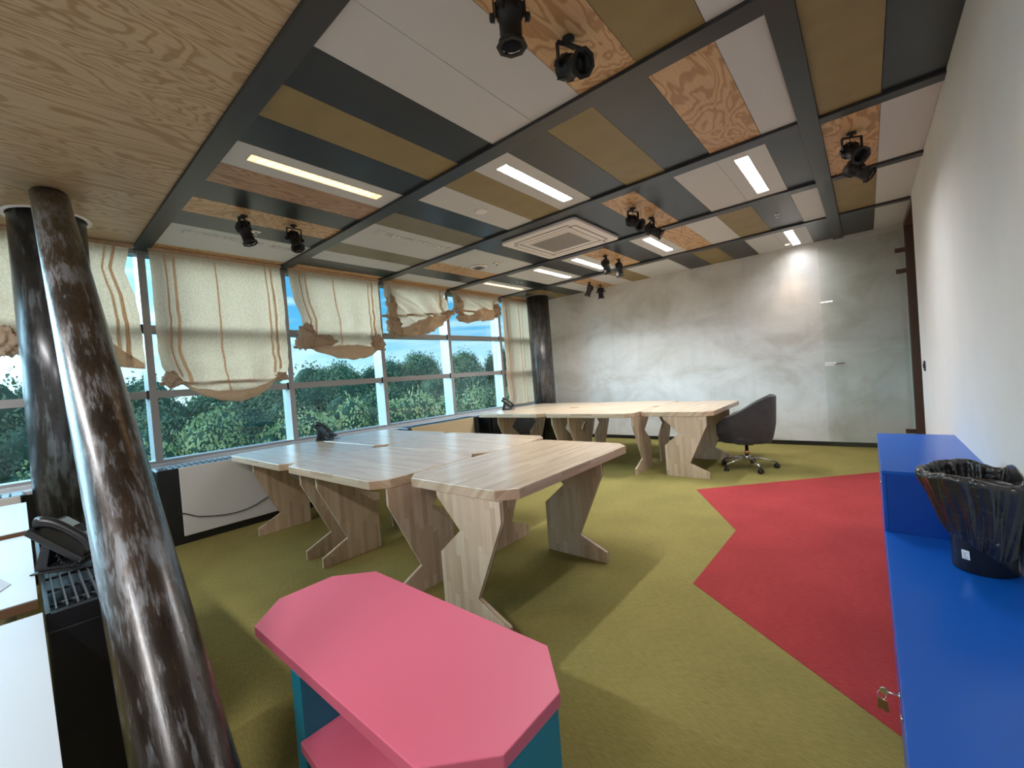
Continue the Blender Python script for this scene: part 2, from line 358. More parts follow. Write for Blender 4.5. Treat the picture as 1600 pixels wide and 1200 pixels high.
def emis(name, col, s):
    m, nt, b = mat(name); b.inputs['Base Color'].default_value = (*col, 1)
    b.inputs['Emission Color'].default_value = (*col, 1); b.inputs['Emission Strength'].default_value = s
    return m
emis('tube_warm', (1.0, 0.60, 0.25), 4.0); emis('tube_white', (1.0, 0.90, 0.80), 2.2); plain('tube_off', (0.80, 0.86, 0.80), 0.3)
emis('lamp_warm', (1.0, 0.72, 0.42), 12.0)

# ------------------------------------------------------------------ mesh helpers
class MB:
    def __init__(s): s.v = []; s.f = []; s.m = []; s.sm = []
    def quad(s, a, b, c, d, mi=0):
        k = len(s.v); s.v += [a, b, c, d]; s.f.append((k, k + 1, k + 2, k + 3)); s.m.append(mi); s.sm.append(False)
    def box(s, x0, y0, z0, x1, y1, z1, mi=0, mx=None):
        k = len(s.v)
        P = [(x0, y0, z0), (x1, y0, z0), (x1, y1, z0), (x0, y1, z0), (x0, y0, z1), (x1, y0, z1), (x1, y1, z1), (x0, y1, z1)]
        if mx is not None: P = [tuple(mx @ Vector(p)) for p in P]
        s.v += P
        for f in ((0, 3, 2, 1), (4, 5, 6, 7), (0, 1, 5, 4), (1, 2, 6, 5), (2, 3, 7, 6), (3, 0, 4, 7)):
            s.f.append(tuple(k + i for i in f)); s.m.append(mi); s.sm.append(False)
    def prism(s, poly, a, b, axis='z', mi=0, side=None):
        """poly in the two other axes, extruded a..b along axis"""
        def P(p, t):
            return {'z': (p[0], p[1], t), 'x': (t, p[0], p[1]), 'y': (p[0], t, p[1])}[axis]
        k = len(s.v); n = len(poly)
        s.v += [P(p, a) for p in poly] + [P(p, b) for p in poly]
        s.f.append(tuple(k + i for i in reversed(range(n)))); s.f.append(tuple(k + n + i for i in range(n))); s.m += [mi, mi]; s.sm += [False, False]
        for i in range(n):
            j = (i + 1) % n; s.f.append((k + i, k + j, k + n + j, k + n + i)); s.m.append(mi if side is None else side); s.sm.append(False)
    def lathe(s, prof, n=32, mi=0, c=(0, 0, 0), mx=None, cap=True, smooth=True):
        k = len(s.v)
        for r, z in prof:
            for i in range(n):
                a = 2 * pi * i / n; p = Vector((c[0] + r * cos(a), c[1] + r * sin(a), c[2] + z))
                s.v.append(tuple(mx @ p) if mx is not None else tuple(p))
        for j in range(len(prof) - 1):
            for i in range(n):
                i2 = (i + 1) % n
                s.f.append((k + j * n + i, k + j * n + i2, k + (j + 1) * n + i2, k + (j + 1) * n + i)); s.m.append(mi); s.sm.append(smooth)
        if cap:
            s.f.append(tuple(k + i for i in reversed(range(n)))); s.m.append(mi); s.sm.append(False)
            q = k + (len(prof) - 1) * n; s.f.append(tuple(q + i for i in range(n))); s.m.append(mi); s.sm.append(False)
    def tube(s, pts, r, n=8, mi=0):
        pts = [Vector(p) for p in pts]; rs = r if isinstance(r, (list, tuple)) else [r] * len(pts); k = len(s.v); up = Vector((0, 0, 1))
        for i, p in enumerate(pts):
            d = (pts[min(i + 1, len(pts) - 1)] - pts[max(i - 1, 0)]).normalized()
            a = d.cross(up)
            if a.length < 0.05: a = d.cross(Vector((1, 0, 0)))
            a.normalize(); b2 = d.cross(a).normalized()
            for j in range(n):
                t = 2 * pi * j / n; s.v.append(tuple(p + a * cos(t) * rs[i] + b2 * sin(t) * rs[i]))
        for i in range(len(pts) - 1):
            for j in range(n):
                j2 = (j + 1) % n; s.f.append((k + i * n + j, k + i * n + j2, k + (i + 1) * n + j2, k + (i + 1) * n + j)); s.m.append(mi); s.sm.append(True)
        s.f.append(tuple(k + j for j in reversed(range(n)))); s.f.append(tuple(k + (len(pts) - 1) * n + j for j in range(n))); s.m += [mi, mi]; s.sm += [False, False]
    def grid(s, fn, nu, nv, mi=0, closed=False, smooth=True):
        k = len(s.v)
        for j in range(nv + 1):
            for i in range(nu + (0 if closed else 1)): s.v.append(tuple(fn(i / nu, j / nv)))
        w = nu + (0 if closed else 1)
        for j in range(nv):
            for i in range(nu):
                i2 = (i + 1) % w if closed else i + 1
                s.f.append((k + j * w + i, k + j * w + i2, k + (j + 1) * w + i2, k + (j + 1) * w + i)); s.m.append(mi); s.sm.append(smooth)
    def build(s, name, mats, parent=None, loc=None, bevel=0.0, seg=2, solid=0.0, fixn=True, autosmooth=False):
        me = bpy.data.meshes.new(name); me.from_pydata(s.v, [], s.f)
        for m in (mats if isinstance(mats, (list, tuple)) else [mats]): me.materials.append(M[m] if isinstance(m, str) else m)
        for p, mi, sm in zip(me.polygons, s.m, s.sm): p.material_index = mi; p.use_smooth = sm
        if fixn:
            bm = bmesh.new(); bm.from_mesh(me); bmesh.ops.recalc_face_normals(bm, faces=bm.faces); bm.to_mesh(me); bm.free()
        me.update()
        o = bpy.data.objects.new(name, me); COL.objects.link(o)
        if parent is not None: o.parent = parent
        if loc is not None: o.location = loc
        if solid: 
            md = o.modifiers.new('solid', 'SOLIDIFY'); md.thickness = solid; md.offset = 0
        if bevel:
            md = o.modifiers.new('bevel', 'BEVEL'); md.width = bevel; md.segments = seg; md.limit_method = 'ANGLE'; md.angle_limit = radians(35)
        return o
def empty(name, loc=(0, 0, 0), rz=0.0):
    o = bpy.data.objects.new(name, None); COL.objects.link(o); o.location = loc; o.rotation_euler = (0, 0, rz); o.empty_display_size = 0.1
    return o
def tag(o, label=None, cat=None, group=None, kind=None):
    if label: o['label'] = label
    if cat: o['category'] = cat
    if group: o['group'] = group
    if kind: o['kind'] = kind
    return o
def struct(o, label=None):
    o['kind'] = 'structure'
    if label: o['label'] = label
    return o
def copy_tree(o, parent=None):
    c = o.copy(); COL.objects.link(c); c.parent = parent
    for ch in [x for x in bpy.data.objects if x.parent == o]: copy_tree(ch, c)
    return c
def kids(o, name): return [c for c in bpy.data.objects if c.parent == o and c.name.split('.')[0] == name]
def lerp(a, b, t): return a + (b - a) * t
def poly_at(pl, t):
    """piecewise-linear, pl sorted by first value"""
    if t <= pl[0][0]: return pl[0][1]
    for (a, x), (b2, y) in zip(pl, pl[1:]):
        if t <= b2: return lerp(x, y, (t - a) / (b2 - a))
    return pl[-1][1]
def aim_matrix(loc, d):
    return Matrix.Translation(loc) @ Vector(d).to_track_quat('-Z', 'Y').to_matrix().to_4x4()
def area_light(name, loc, size, energy, col, parent=None, rot=(0, 0, 0)):
    d = bpy.data.lights.new(name, 'AREA'); d.shape = 'RECTANGLE'; d.size, d.size_y = size; d.energy = energy; d.color = col
    o = bpy.data.objects.new(name, d); COL.objects.link(o); o.location = loc; o.rotation_euler = rot
    if parent is not None: o.parent = parent
    return o

# ================================================================== THE ROOM
mb = MB(); mb.box(WX - 0.12, BY, -0.12, 1.75, FY + 0.12, 0.0)
struct(mb.build('floor', 'carpet_green'), 'olive green carpet')
RED = [(-1.462, 4.638), (-0.862, 3.629), (-0.885, 2.621), (0.006, 1.934), (0.43, 1.607), (0.43, 6.43), (0.03, 6.05)]
mb = MB(); mb.prism(RED, 0.0003, 0.0025)
struct(mb.build('floor', 'carpet_red'), 'red carpet inlay with zigzag edge')

mb = MB(); mb.box(WX - 0.12, FY, 0, 1.75, FY + 0.15, CE + 0.12)
struct(mb.build('wall_back', 'concrete'), 'mottled bare concrete end wall')
mb = MB()
for x0, x1 in ((WX, 0.44),): mb.box(x0, FY - 0.012, 0.0, x1, FY, 0.062)
struct(mb.build('baseboard_back', 'black_skirting'))
mb = MB(); mb.box(RX, BY, 0, RX + 0.16, 6.20, CE + 0.12)
struct(mb.build('wall_right', 'plaster'), 'pale plaster side wall')
mb = MB(); mb.box(1.60, 5.0, 0, 1.75, FY, CE + 0.12); mb.box(RX + .16, 4.9, 0, 1.75, 5.0, CE + 0.12)
struct(mb.build('wall_corridor', 'plaster'))
mb = MB(); mb.box(WX - 0.12, BY - 0.12, 0, 1.75, BY, CE + 0.12)
struct(mb.build('wall_front', 'plaster'))
mb = MB(); mb.box(WX - 0.22, BY, 0, WX - 0.02, FY, 0.694)
struct(mb.build('wall_left', 'plaster'), 'low wall under the windows')
# door frame in the side wall
mb = MB(); mb.box(RX + 0.005, 7.44, 0, RX + 0.13, FY - 0.001, CE - 0.07); mb.box(RX + 0.005, 6.202, CE - 0.07, RX + 0.13, FY - 0.001, CE - 0.002); mb.box(RX + 0.005, 6.202, 0, RX + 0.13, 6.235, CE - 0.07)
struct(mb.build('trim_1', 'frame_brown'), 'dark brown door frame')

# ---------------------------------------------------------------- ceiling
Y1 = lambda k: 0.856 + 1.3625 * (k - 1)          # near edge of cross beam k
BW = 0.125
def E_(k): return -0.507 - 0.3448 * (k - 1)      # strip edges
# (colour, right edge, left edge); seams inside two-module whites are separate entries
def strips(seq, start=-0.287):
    out = []; x = start
    for c, e in seq: out.append((c, x, e)); x = e
    return out
W_, O_, T_, D_, P_, R_ = 'panel_white', 'panel_olive', 'panel_taupe', 'panel_dark', 'ply_warm', 'ply_red'
bays = {
 2: strips([(W_, E_(1)), (O_, E_(2)), (P_, E_(3)), (W_, E_(4)), (W_, E_(5)), (D_, E_(6)), (O_, E_(7)), (D_, E_(8)), (W_, E_(9)), (R_, E_(10)), (D_, E_(11)), (P_, E_(12)), (D_, E_(13)), (W_, E_(15)), (P_, WX)]),
 3: strips([(W_, E_(1)), (P_, E_(2)), (D_, E_(3)), (O_, E_(4)), (D_, E_(5)), (W_, E_(6)), (O_, E_(7)), (W_, E_(8)), (D_, E_(9)), (T_, E_(10)), (W_, E_(12)), (T_, E_(13)), (W_, E_(14)), (D_, E_(15)), (P_, WX)]),
 4: strips([(D_, E_(1)), (W_, E_(2)), (W_, E_(3)), (D_, E_(4)), (P_, E_(5)), (D_, E_(10)), (W_, E_(12)), (P_, E_(13)), (D_, E_(14)), (W_, E_(15)), (P_, WX)]),
 5: strips([(W_, E_(1)), (D_, E_(2)), (O_, E_(3)), (W_, E_(4)), (P_, E_(5)), (W_, E_(6)), (D_, E_(7)), (P_, E_(8)), (W_, E_(9)), (D_, E_(10)), (W_, E_(12)), (D_, E_(13)), (W_, E_(15)), (P_, WX)]),
 6: strips([(D_, E_(1)), (W_, E_(2)), (W_, E_(3)), (D_, E_(4)), (O_, E_(5)), (D_, E_(6)), (W_, E_(8)), (O_, E_(9)), (W_, E_(10)), (P_, E_(11)), (W_, E_(12)), (D_, E_(13)), (O_, E_(14)), (D_, E_(15)), (P_, WX)]),
}
HOLES = {}   # bay -> list of (x0,x1,y0,y1)
LIGHTS = [   # (x centre, y0, y1, state, bay, label)
 (-3.080, 1.105, 2.095, 'warm', 2, 'recessed strip luminaire glowing warm yellow, nearest the pole'),
 (-4.818, 1.110, 2.085, 'off', 2, 'unlit recessed strip luminaire by the first wide blind, behind two black spotlights'),
 (-2.050, 2.490, 3.430, 'on', 3, 'lit louvred strip luminaire between the warm glowing one and the air conditioner'),
 (-3.790, 2.495, 3.460, 'off', 3, 'pale unlit strip luminaire between the near blinds and the round white sensor'),
 (-0.690, 3.852, 4.795, 'on', 4, 'lit louvred strip luminaire nearest the two spotlights by the plaster wall'),
 (-2.040, 5.225, 6.060, 'on', 5, 'lit strip luminaire right of the air conditioner, below a pair of spotlights'),
 (-3.110, 5.248, 6.150, 'on', 5, 'lit strip luminaire partly hidden by the spotlights beyond the air conditioner'),
 (-3.780, 5.236, 6.170, 'on', 5, 'lit strip luminaire behind the air conditioner, left of the spotlights'),
 (-4.815, 5.181, 6.200, 'warm2', 5, 'warm lit strip luminaire next to the dark column by the windows'),
 (-0.700, 6.560, 7.470, 'on', 6, 'short looking lit luminaire at the concrete wall, above the bright patch'),
]
LW = 0.050
for x, y0, y1, st, bay, lb in LIGHTS: HOLES.setdefault(bay, []).append((x - LW, x + LW, y0, y1))
cb = MB(); order = [W_, O_, T_, D_, P_, R_, 'ply_big', 'void']
TH = 0.018; G = 0.0015
def panel(x0, x1, y0, y1, c, holes=()):
    mi = order.index(c)
    x0, x1 = min(x0, x1) + G, max(x0, x1) - G; y0 += G; y1 -= G
    hs = [h for h in holes if h[0] > x0 - 0.01 and h[1] < x1 + 0.01]
    if hs:
        a, b2, c2, d2 = hs[0]
        for q in ((x0, a, y0, y1), (b2, x1, y0, y1), (a, b2, y0, c2), (a, b2, d2, y1)): cb.box(q[0], q[2], CE, q[1], q[3], CE + TH, mi)
    else: cb.box(x0, y0, CE, x1, y1, CE + TH, mi)
for k, seq in bays.items():
    ya = Y1(k - 1) + BW; yb = Y1(k) if k < 6 else FY
    for c, xr, xl in seq: panel(xl, xr, ya, yb, c, HOLES.get(k, ()))
xr0, xq = -0.172, 0.148
for ya, yb, a, b2 in ((Y1(1) + BW, 3.628, O_, D_), (3.726, 4.93, P_, W_), (5.02, 6.30, O_, W_), (6.38, FY, D_, W_)):
    panel(xr0, xq, ya, yb, a); panel(xq, RX, ya, yb, b2)
panel(WX, RX, BY, Y1(1), 'ply_big')
cb.box(WX - 0.24, BY - .12, CE + 0.10, 1.75, FY + .15, CE + 0.12, order.index('void'))
cb.box(RX + 0.0, 4.9, CE, 1.75, FY, CE + TH, 0)
struct(cb.build('ceiling', order), 'ceiling of white, olive, dark and plywood strips')
# beams, slightly below the panels
BD = 0.022
n_ = 2
for k in range(1, 6):
    mb = MB(); y = Y1(k); x1 = -0.1725 if k > 1 else RX
    mb.box(WX, y, CE - BD, x1 if k == 1 else -0.2865, y + BW, CE + 0.015)
    struct(mb.build('trim_%d' % n_, 'beam_dark', bevel=0.002)); n_ += 1
mb = MB(); mb.box(-0.286, Y1(1) + BW + .001, CE - BD - 0.001, -0.172, FY, CE + 0.015)
struct(mb.build('trim_%d' % n_, 'beam_dark', bevel=0.002)); n_ += 1
for a, b2 in ((3.628, 3.726), (4.93, 5.02), (6.30, 6.38)):
    mb = MB(); mb.box(-0.171, a, CE - BD, RX, b2, CE + 0.015); struct(mb.build('trim_%d' % n_, 'beam_dark', bevel=0.002)); n_ += 1

# ---------------------------------------------------------------- windows
MP = 1.3625
ZB, ZT = 0.745, CE - 0.003
for k in range(-3, 6):
    y0 = 0.885 + MP * (k - 1); y1 = y0 + MP     # window k lies between mullion at y0 and the next
    if k == 5: y1 = FY
    if y0 < BY: y0 = BY
    mb = MB()
    mb.box(WX - 0.22, y0, ZB - 0.05, WX, y0 + 0.065, ZT)
    mb.m[2] = 1; mb.m[4] = 1  # both side faces take the paler, sky-lit colour
    for za, zb in ((1.425, 1.50), (2.105, 2.18)): mb.box(WX - 0.17, y0 + 0.0655, za, WX - 0.012, y1 - 0.0005, zb)
    mb.box(WX - 0.17, y0 + 0.0655, ZB - 0.05, WX - 0.012, y1 - 0.0005, ZB + 0.035)
    mb.box(WX - 0.17, y0 + 0.0655, ZT - 0.05, WX - 0.012, y1 - 0.0005, ZT)
    o = struct(mb.build('window_%d' % (k + 4), ['alu', 'alu_skylit'], bevel=0.003))
    for za, zb in ((ZB + 0.035, 1.425), (1.50, 2.105), (2.18, ZT - 0.05)):
        g = MB(); g.box(WX - 0.125, y0 + 0.065, za, WX - 0.119, y1, zb); p = g.build('pane', 'pane_glass', o); p['kind'] = 'structure'
    # small black end caps where the transoms meet the mullion
    c = MB()
    for z in (1.462, 2.142): c.box(WX - 0.02, y1 - 0.02, z - 0.045, WX - 0.005, y1 - 0.0008, z + 0.045)
    if k < 5: p = c.build('transom_cap', 'casing', o)
mb = MB(); mb.box(WX - 0.012, BY, 0.695, WX + 0.25, FY - .001, 0.725); mb.box(WX - .011, BY, .725, WX + .02, FY - .001, .755)
struct(mb.build('trim_%d' % n_, 'sill', bevel=0.003), 'pale window sill'); n_ += 1

# ---------------------------------------------------------------- radiators with boards
def radiator(y0, y1, b0, b1, board, label):
    t = tag(empty('radiator_casing', (WX + 0.27, (y0 + y1) / 2, 0)), label, 'radiator', 'radiators under the windows')
    mb = MB(); mb.box(0, y0 - (y0 + y1) / 2, 0.0, 0.24, y1 - (y0 + y1) / 2, 0.735); mb.build('casing', 'casing', t, bevel=0.012)
    mb = MB(); c = (y0 + y1) / 2
    mb.box(0.242, b0 - c, 0.075, 0.262, b1 - c, 0.735); mb.build('front_board', board, t, bevel=0.006)
    g = MB()
    n = int((y1 - y0) / 0.05)
    for i in range(n): yy = y0 - c + 0.03 + i * (y1 - y0 - 0.06) / n; g.box(0.03, yy, 0.735, 0.19, yy + 0.012, 0.741)
    g.build('top_grille', 'slot_dark', t)
    return t
radiator(0.80, 3.35, 0.965, 3.30, 'board_white', 'black radiator with long off-white board in front, beside the near tables')
radiator(3.62, 5.06, 3.67, 4.92, 'board_sand', 'radiator with sand-coloured board between the two table groups')
radiator(5.30, 6.76, 5.36, 6.70, 'casing', 'dark radiator behind the far group of tables')
radiator(-1.9, 0.0, -1.85, -0.02, 'board_white', 'radiator with white board at the left edge, behind the white desks')
mb = MB(); mb.tube([(-5.062, 0.93, 0.31), (-5.060, 0.977, 0.297), (-5.058, 1.08, 0.235), (-5.058, 1.187, 0.208), (-5.058, 1.30, 0.186), (-5.058, 1.409, 0.18), (-5.058, 1.50, 0.187), (-5.058, 1.591, 0.209), (-5.058, 1.722, 0.264), (-5.056, 1.9, 0.36)], 0.0045, 6)
tag(mb.build('power_cable', 'black_plastic'), 'thin black cable sagging across the off-white radiator board', 'cable')

# ---------------------------------------------------------------- columns
mb = MB(); mb.lathe([(0.225, 0.0), (0.225, CE - 0.002)], 64)
tag(mb.build('steel_column', 'steel_dark', loc=(-5.06, 0.265, 0)), 'upright dark steel column behind the leaning pole', 'column')
mb = MB(); mb.lathe([(0.232, 0), (0.262, 0), (0.262, 0.012), (0.232, 0.012), (0.232, 0)], 48, cap=False)
tag(mb.build('ceiling_collar', 'white_plastic', loc=(-5.06, 0.265, CE - 0.013)), 'white collar ring where the dark upright column meets the plywood', 'collar')
mb = MB(); mb.lathe([(0.225, 0.0), (0.225, CE - 0.002)], 64)
tag(mb.build('steel_column', 'steel_grey', loc=(-5.10, 7.03, 0)), 'grey-brown steel column in the far corner by the concrete wall', 'column')
mb = MB(); mb.lathe([(0.229, 0), (0.245, 0), (0.245, 0.010), (0.229, 0.010), (0.229, 0)], 48, cap=False)
tag(mb.build('ceiling_collar', 'grille_grey', loc=(-5.10, 7.03, CE - 0.011)), 'thin collar at the head of the far corner column', 'collar')
# the raking pole: cylinder cut flush with floor and ceiling
A = Vector((-0.859, 0.218, 0)); B_ = Vector((-4.53, 0.256, CE)); r = 0.102
ax = (B_ - A).normalized(); s1 = ax.cross(Vector((0, 0, 1))).normalized(); s2 = ax.cross(s1).normalized()
mb = MB()
def rake(u, v):
    a = 2 * pi * u; base = A + (s1 * cos(a) + s2 * sin(a)) * r
    zt = CE - 0.001; z0 = 0.0
    p0 = base + ax * ((z0 - base.z) / ax.z); p1 = base + ax * ((zt - base.z) / ax.z)
    return p0.lerp(p1, v)
L0 = (B_ - A).length
rot = ax.to_track_quat('Z', 'Y').to_matrix().to_4x4(); fr = Matrix.Translation(A) @ rot; inv = fr.inverted()
mb.grid(lambda u, v: inv @ rake(u, v), 64, 12, closed=True)
k = len(mb.v); mb.f.append(tuple(range(64))); mb.f.append(tuple(range(12 * 64, 13 * 64))); mb.m += [0, 0]; mb.sm += [False, False]
pole = mb.build('raking_pole', 'steel_brown'); pole.matrix_world = fr
tag(pole, 'thick leaning brown steel pole crossing the left foreground', 'column')

# ---------------------------------------------------------------- glass door leaf
t = tag(empty('glass_door', (0.44, FY - 0.10, 0)), 'full-height glass door standing open against the concrete wall', 'door')
mb = MB(); mb.box(-0.905, -0.005, 0.01, -0.02, 0.005, 2.86); mb.build('glass_leaf', 'door_glass', t)
mb = MB(); mb.box(-0.020, -0.0055, 0.01, -0.012, 0.0055, 2.86); mb.build('leaf_edge', 'glass_edge', t)
for zz in (0.25, 2.33, 2.60):
    mb = MB(); mb.box(-0.10, -0.014, zz - 0.028, 0.0, 0.014, zz + 0.028); mb.box(0.0, -0.010, zz - .02, 0.045, 0.010, zz + .02); mb.build('hinge', 'frame_brown', t, bevel=0.003)
mb = MB(); mb.box(-0.90, -0.030, 1.155, -0.785, -0.006, 1.215); mb.box(-0.90, 0.006, 1.155, -0.785, 0.022, 1.215); mb.build('lock_case', 'white_plastic', t, bevel=0.006)
mb = MB(); mb.tube([(-0.80, -0.03, 1.19), (-0.80, -0.06, 1.19), (-0.79, -0.066, 1.19), (-0.68, -0.066, 1.19)], 0.009, 10); mb.build('door_handle', 'chrome', t)
t = tag(empty('wall_switch', (RX, 5.82, 1.15)), 'small dark switch on the pale side wall beside the door frame', 'switch')
mb = MB(); mb.box(-0.012, -0.035, -0.05, -0.001, 0.035, 0.05); mb.build('plate', 'black_plastic', t, bevel=0.003)
mb = MB(); mb.box(-0.018, -0.015, -0.022, -0.0125, 0.015, 0.022); mb.build('rocker', 'black_plastic', t, bevel=0.002)

# ================================================================== CEILING FITTINGS
for x, y0, y1, st, bay, lb in LIGHTS:
    L = y1 - y0
    t = tag(empty('ceiling_light', (x, (y0 + y1) / 2, CE)), lb, 'ceiling light', 'recessed strip luminaires')
    h = L / 2
    mb = MB()   # tray: open box seen from below
    mb.box(-LW, -h, 0.055, LW, h, 0.060); mb.box(-LW, -h, 0.0, -LW + 0.003, h, 0.055); mb.box(LW - 0.003, -h, 0, LW, h, 0.055)
    mb.box(-LW, -h, 0, LW, -h + 0.003, 0.055); mb.box(-LW, h - 0.003, 0, LW, h, 0.055)
    mb.build('reflector_tray', 'reflector', t)
    mb = MB(); f = 0.006
    mb.box(-LW - f, -h - f, -0.003, -LW + 0.002, h + f, 0.0); mb.box(LW - 0.002, -h - f, -0.003, LW + f, h + f, 0)
    mb.box(-LW, -h - f, -0.003, LW, -h + 0.002, 0); mb.box(-LW, h - 0.002, -0.003, LW, h + f, 0); mb.build('frame', 'panel_white', t)
    n = int(L / 0.055); mb = MB()
    for i in range(1, n): yy = -h + L * i / n; mb.box(-LW + 0.004, yy - 0.0012, 0.004, LW - 0.004, yy + 0.0012, 0.030)
    mb.build('louvre', 'reflector', t)
    mb = MB(); mb.tube([(0, -h + 0.03, 0.043), (0, h - 0.03, 0.043)], 0.009, 10)
    mb.build('tube_lamp', {'warm': 'tube_warm', 'warm2': 'tube_warm', 'on': 'tube_white', 'off': 'tube_off'}[st], t)
    if st != 'off':
        area_light('luminaire_light', (0, 0, 0.032), (2 * LW - 0.02, L - 0.03), W_TUBE * (0.018 if st == 'warm' else 0.03 if st == 'warm2' else 0.3 if y1 > 7 else 1.0), C_WARM if st != 'on' else C_TUBE, t)
# two unseen luminaires added behind the camera to fill the room with light
for x, y, lb in ((-1.3, -1.3, 'added fill luminaire on the plywood ceiling, unseen behind the viewer'), (-3.6, -1.3, 'added fill luminaire on the plywood ceiling above the white desks, out of view')):
    t = tag(empty('ceiling_light', (x, y, CE)), lb, 'ceiling light', 'added fill luminaires behind the viewer')
    mb = MB(); mb.box(-0.6, -0.09, -0.05, 0.6, 0.09, -0.001); mb.build('housing', 'panel_white', t, bevel=0.004)
    mb = MB(); mb.box(-0.58, -0.075, -0.054, 0.58, 0.075, -0.0505); mb.build('diffuser', 'tube_white', t)
    area_light('luminaire_light', (0, 0, -0.058), (1.15, 0.15), W_FILL, C_TUBE, t)

# ---- stage style spotlights
def make_spot():
    t = empty('spotlight')
    mb = MB(); mb.lathe([(0.030, -0.001), (0.030, -0.010), (0.010, -0.014), (0.008, -0.030)], 16); mb.build('ceiling_plate', 'black_metal', t)
    y = MB(); w = 0.062; zt, zb = -0.030, -0.150
    y.box(-w, -0.013, zt - 0.005, w, 0.013, zt); y.box(-w - 0.005, -0.013, zb, -w, 0.013, zt); y.box(w, -0.013, zb, w + 0.005, 0.013, zt)
    y.build('yoke', 'black_metal', t, bevel=0.002)
    for s in (-1, 1):
        k = MB(); k.lathe([(0.014, 0), (0.017, 0.003), (0.017, 0.014), (0.010, 0.018)], 12, mx=Matrix.Translation((s * 0.066, 0, -0.135)) @ Matrix.Rotation(s * pi / 2, 4, 'Y')); k.build('knob', 'black_metal', t)
    h = MB()
    prof = [(0.020, 0.085), (0.040, 0.080), (0.052, 0.062), (0.054, 0.040), (0.050, 0.036), (0.050, 0.028), (0.054, 0.024), (0.054, 0.0), (0.046, -0.006), (0.046, -0.090), (0.050, -0.094), (0.050, -0.104), (0.043, -0.104), (0.040, -0.06), (0.02, -0.05)]
    h.lathe(prof, 28)
    for a in range(6):
        an = a * pi / 3; h.box(0.050, -0.003, 0.0, 0.060, 0.003, 0.06, mx=Matrix.Rotation(an, 4, 'Z'))
    hs = h.build('housing', 'black_metal', t, loc=(0, 0, -0.135))
    rg = MB(); rg.lathe([(0.046, -0.112), (0.064, -0.112), (0.064, -0.118), (0.046, -0.118), (0.046, -0.112)], 8, cap=False, smooth=False)
    for a in range(4):
        an = a * pi / 2 + 0.4; rg.box(0.048, -0.006, -0.115, 0.056, 0.006, -0.098, mx=Matrix.Rotation(an, 4, 'Z'))
    rg.build('filter_frame', 'black_metal', hs)
    cb2 = MB(); cb2.tube([(0.0, 0.0, -0.03), (0.03, 0.03, -0.05), (0.035, 0.04, -0.08), (0.02, 0.05, -0.09), (0.01, 0.055, -0.10)], 0.003, 6); cb2.build('cable', 'black_plastic', t)
    return t
spot0 = make_spot()
SPOTS = [ # x, y, yaw, tilt, label
 (-4.13, 1.40, -0.90, 20, 'black spotlight pointing down, left of the pair by the first wide blind'),
 (-4.10, 1.81, -1.60, 32, 'black spotlight tilted forward, right of the pair by the first wide blind'),
 (-1.045, 1.40, 0.75, 3, 'black spotlight cut off by the top edge of the photo'),
 (-1.02, 1.82, -2.03, 62, 'large black spotlight with its open mouth facing the room, near the top edge'),
 (-1.73, 4.13, -2.00, 55, 'black spotlight with round mouth turned to us, right of the air conditioner'),
 (-1.71, 4.56, -0.87, 62, 'black spotlight swung sideways to the right, just right of the air conditioner'),
 (-2.75, 5.49, -0.90, 16, 'black spotlight hanging in front of a lit strip luminaire, beyond the air conditioner'),
 (-2.72, 5.84, -0.90, 6, 'black spotlight pointing straight down, right one of the pair beyond the air conditioner'),
 (-3.78, 6.84, 2.27, 26, 'small black spotlight tilted to the left, near the far column'),
 (-3.77, 7.24, 0.40, 3, 'small black spotlight hanging upright against the concrete wall, near the far column'),
 (-0.01, 4.10, -2.60, 50, 'black spotlight on the plywood square by the plaster wall, nearer one of two'),
 (0.005, 4.55, -0.90, 66, 'black spotlight on the plywood square by the plaster wall, farther one of two'),
]
for i, (x, y, yw, tl, lb) in enumerate(SPOTS):
    o = spot0 if i == 0 else copy_tree(spot0)
    o.location = (x, y, CE); o.rotation_euler = (0, 0, yw)
    for c in kids(o, 'housing'): c.rotation_euler = (radians(tl), 0, 0)
    tag(o, lb, 'spotlight', 'black stage spotlights under the ceiling')
# a lit one, over the side wall
sp = copy_tree(spot0); sp.location = (0.10, 1.62, CE); sp.rotation_euler = (0, 0, -0.9)
for c in kids(sp, 'housing'): c.rotation_euler = (radians(12), 0, 0)
tag(sp, 'lit black spotlight washing the side wall, above the top edge of the photo', 'spotlight', 'black stage spotlights under the ceiling')
def spot_lamp(name, loc, target, energy, ang, col, blend=0.6, rad=0.03):
    d = bpy.data.lights.new(name, 'SPOT'); d.energy = energy; d.spot_size = radians(ang); d.spot_blend = blend; d.color = col; d.shadow_soft_size = rad
    o = bpy.data.objects.new(name, d); COL.objects.link(o)
    o.matrix_world = aim_matrix(Vector(loc), Vector(target) - Vector(loc)); return o
spot_lamp('wall_washer_light', (0.10, 1.66, CE - 0.28), (0.50, 1.95, 0.6), 11, 100, C_WARM, 1.0, 0.05)
# recessed downlight that makes the bright patch on the concrete
t = tag(empty('downlight', (-0.80, 7.33, CE)), 'tiny recessed downlight above the warm patch on the concrete', 'downlight')
mb = MB(); mb.lathe([(0.030, -0.001), (0.040, -0.001), (0.038, -0.006), (0.030, -0.006), (0.030, -0.001)], 24, cap=False); mb.build('bezel', 'panel_white', t)
mb = MB(); mb.lathe([(0.028, -0.0012), (0.02, -0.003)], 20); mb.build('lens', 'lamp_warm', t)
spot_lamp('downlight_lamp', (-0.80, 7.33, CE - 0.02), (-0.80, 7.52, 0.0), 15, 66, C_WARM, 1.0, 0.02)

